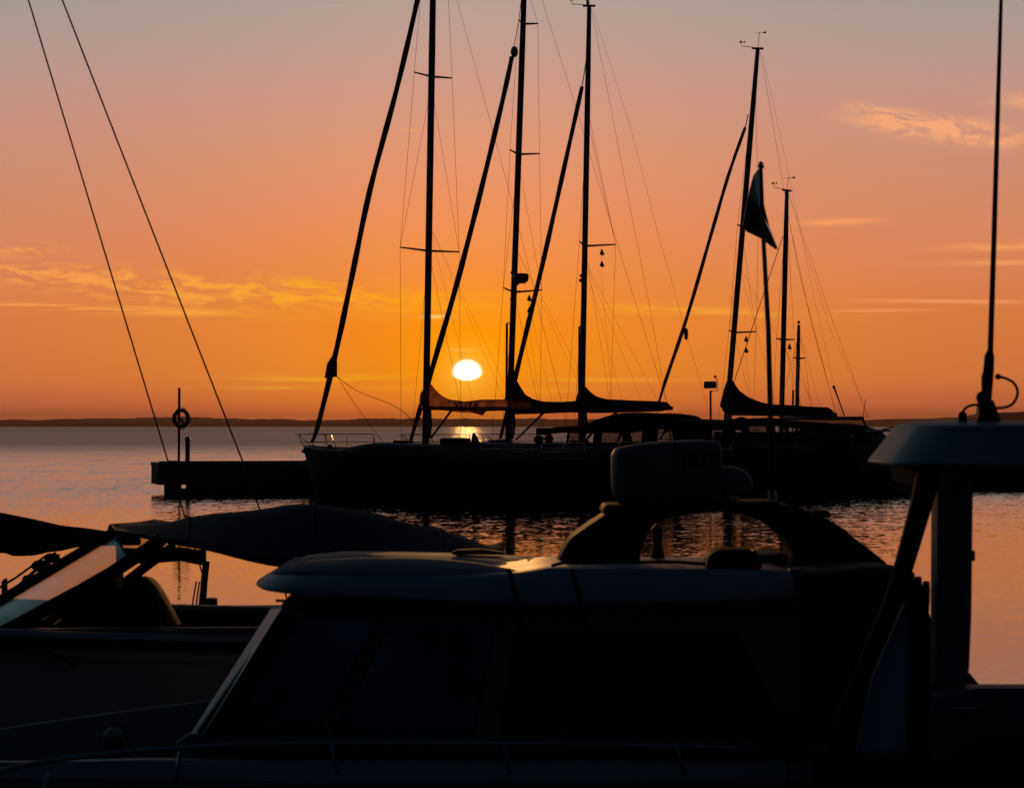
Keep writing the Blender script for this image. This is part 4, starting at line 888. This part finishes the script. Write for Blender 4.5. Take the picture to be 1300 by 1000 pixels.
# ------------------------------------------------------------------ hardtop boat at the right edge
RN = 10.4
t = thing('hardtop_boat', 'boat at the right edge with a pale hardtop and a tall whip aerial', 'motorboat', (P(1350, 900, RN + .9).x, RN + .9, 0))
def zr(y): return H - (y - HY) / F * RN
xa, xb = P(1105, 0, RN + 1.0).x, P(2050, 0, RN).x
lo_r = [(xa, RN), (xa - .01, RN + 1.0), (xa + .05, RN + 1.9), (xb, RN + 1.9), (xb, RN)]
def rr_(dx, dy, z, ddx=0): return [*[Vector((xa + dx + .5 * (1 - math.sin(k * math.pi / 16)), RN + dy + .42 * (1 - math.cos(k * math.pi / 16)), z)) for k in range(9)], Vector((xa + dx + .0, RN + .7, z)), Vector((xa + dx, RN + 1.1 - dy, z)), Vector((xa + dx + .2, RN + 1.35 - dy, z)), Vector((xb - dx, RN + 1.35 - dy, z)), Vector((xb - dx, RN + dy, z))]
m = MB().loft([rr_(.005, .01, zr(593)), rr_(0, 0, zr(589)), rr_(.06, .03, zr(565)), rr_(.118, .06, zr(541)), rr_(.135, .12, zr(537.5)), rr_(.2, .3, zr(537.5) + .012)])
ht = obj('hardtop', m, GEL, t, bevel=.02)
obj('hardtop_liner', MB().loft([rr_(.12, .03, zr(618)), rr_(.10, .02, zr(592.5))]), RUB, ht)
obj('moulded_line', MB().tube([P(1195, 546, RN + .055), P(1310, 548, RN + .055), P(1500, 548, RN + .055)], .004, 5), GEL, ht)
m = MB().prism([(1166, 600), (1195, 600), (1190, 624), (1160, 722), (1148, 760), (1105, 862), (1084, 962), (1045, 962), (1075, 880), (1120, 772), (1137, 720), (1158, 640)], RN + .1, RN + .17); obj('windscreen_pillar', m, VINYL, t, bevel=.01)
obj('side_curtain', MB().prism(smoothpts([(1147, 766), (1152, 800), (1151, 880), (1150, 962)], 3)[:] + [Vector((1086, 962)), Vector((1106, 864))], RN + .18, RN + .20), material('pale_side_curtain', (.66, .76, .80), .6, var=.35, scale=4, bump=.4, bscale=8, spec=.3), t)
obj('roof_post', MB().prism([(1191, 600), (1236, 600), (1234, 780), (1231, 850), (1222, 880), (1190, 886), (1190, 760)], RN + .12, RN + .3), GELD, t, bevel=.012)
obj('post_latch', MB().prism([(1233, 699), (1238, 699), (1238, 712), (1233, 712)], RN + .15, RN + .2), RUB, t)
for x in (1157, 1166, 1176): obj('gathered_curtain', MB().tube(smoothpts([P(x, 726 + (x - 1157) * .6, RN + .22), P(x - 2, 800, RN + .2), P(x + 3, 880, RN + .22), P(x, 965, RN + .2)], 4), [.014 + .006 * math.sin(i * .9) for i in range(13)], 6), CANVAS, t, smooth=True)
rg = []
for i in range(21):
    u = i / 20; x = P(1040, 0, RN).x + (P(2300, 0, RN).x - P(1040, 0, RN).x) * u; z = zr(960) if u < .115 else zr(935)
    w = 1.1 * (math.sin(min(1, (u + .12) / .3) * math.pi / 2))
    rg.append([Vector((x, RN + .95 + b * w, zz)) for b, zz in ((-1, z), (-1.03, z - .1), (-.95, z * .5), (-.7, .02), (0, -.4), (.7, .02), (.95, z * .5), (1.03, z - .1), (1, z))])
obj('hull', MB().loft(rg), NAVY, t, bevel=.02)
obj('cockpit_coaming', MB().prism([(1188, 884), (1240, 873), (2000, 871), (2000, 960), (1188, 965)], RN - .12, RN + .05), GELD, t, bevel=.01)
obj('cleat', MB().tube([P(1205, 902, RN - .16), P(1212, 899, RN - .17), P(1240, 899, RN - .17), P(1247, 902, RN - .16)], .008, 6), STEEL, t)
# whip aerial with its ratchet mount and cable
ad_ = RN + .4
m = MB().tube([P(1252, 522, ad_), P(1252.5, 505, ad_), P(1253.5, 478, ad_), P(1255, 470, ad_), P(1256, 452, ad_), P(1257.5, 444, ad_)], [.017, .023, .027, .024, .022, .012], 12); ae = obj('whip_aerial', m, VINYL, t, smooth=True)
obj('whip', MB().tube([P(1257.3, 446, ad_), P(1262, 300, ad_), P(1267, 130, ad_), P(1271.5, -20, ad_), P(1276, -200, ad_)], [.013, .012, .0105, .008, .006], 8), VINYL, ae, smooth=True)
obj('ratchet_mount', MB().prism([(1243, 530), (1244, 512), (1250, 506), (1262, 508), (1266, 520), (1272, 536), (1240, 536)], ad_ - .04, ad_ + .04), RUB, ae, bevel=.006)
obj('mount_knob', MB().ball(P(1248, 505, ad_ - .03), .031, 10), RUB, ae, smooth=True)
obj('cable', MB().tube(smoothpts([P(1266, 478, ad_), P(1276, 480, ad_), P(1287, 486, ad_), P(1292, 498, ad_), P(1287, 511, ad_), P(1276, 517, ad_), P(1260, 518, ad_)], 6), .0065, 8), RUB, ae, smooth=True)
obj('cable_gland', MB().ball(P(1267, 478, ad_), .014, 8), RUB, ae)
obj('cable', MB().tube(smoothpts([P(1244, 514, ad_ - .05), P(1235, 514, ad_), P(1227, 517, ad_), P(1222, 524, ad_), P(1222, 532, ad_)], 6), .006, 8), RUB, ae, smooth=True)
obj('deck_gland', MB().ball(P(1222, 528, ad_), .02, 8, (1, 1, 1.1)).tube([P(1222, 540, ad_), P(1222, 530, ad_)], .02, 8), RUB, ae, smooth=True)

# ------------------------------------------------------------------ haze
hb = MB().box((-6500, -60, -1.0), (6500, 8300, 42.0))
hm = bpy.data.materials.new('evening_haze'); hm.use_nodes = True; ht_ = hm.node_tree; ht_.nodes.clear()
ho = ht_.nodes.new('ShaderNodeOutputMaterial'); hv = ht_.nodes.new('ShaderNodeVolumePrincipled')
hv.inputs['Color'].default_value = (.98, .60, .48, 1); hv.inputs['Density'].default_value = 1.0e-4; hv.inputs['Anisotropy'].default_value = .2
ht_.links.new(hv.outputs[0], ho.inputs['Volume'])
obj('haze', hb, hm, kind='stuff')
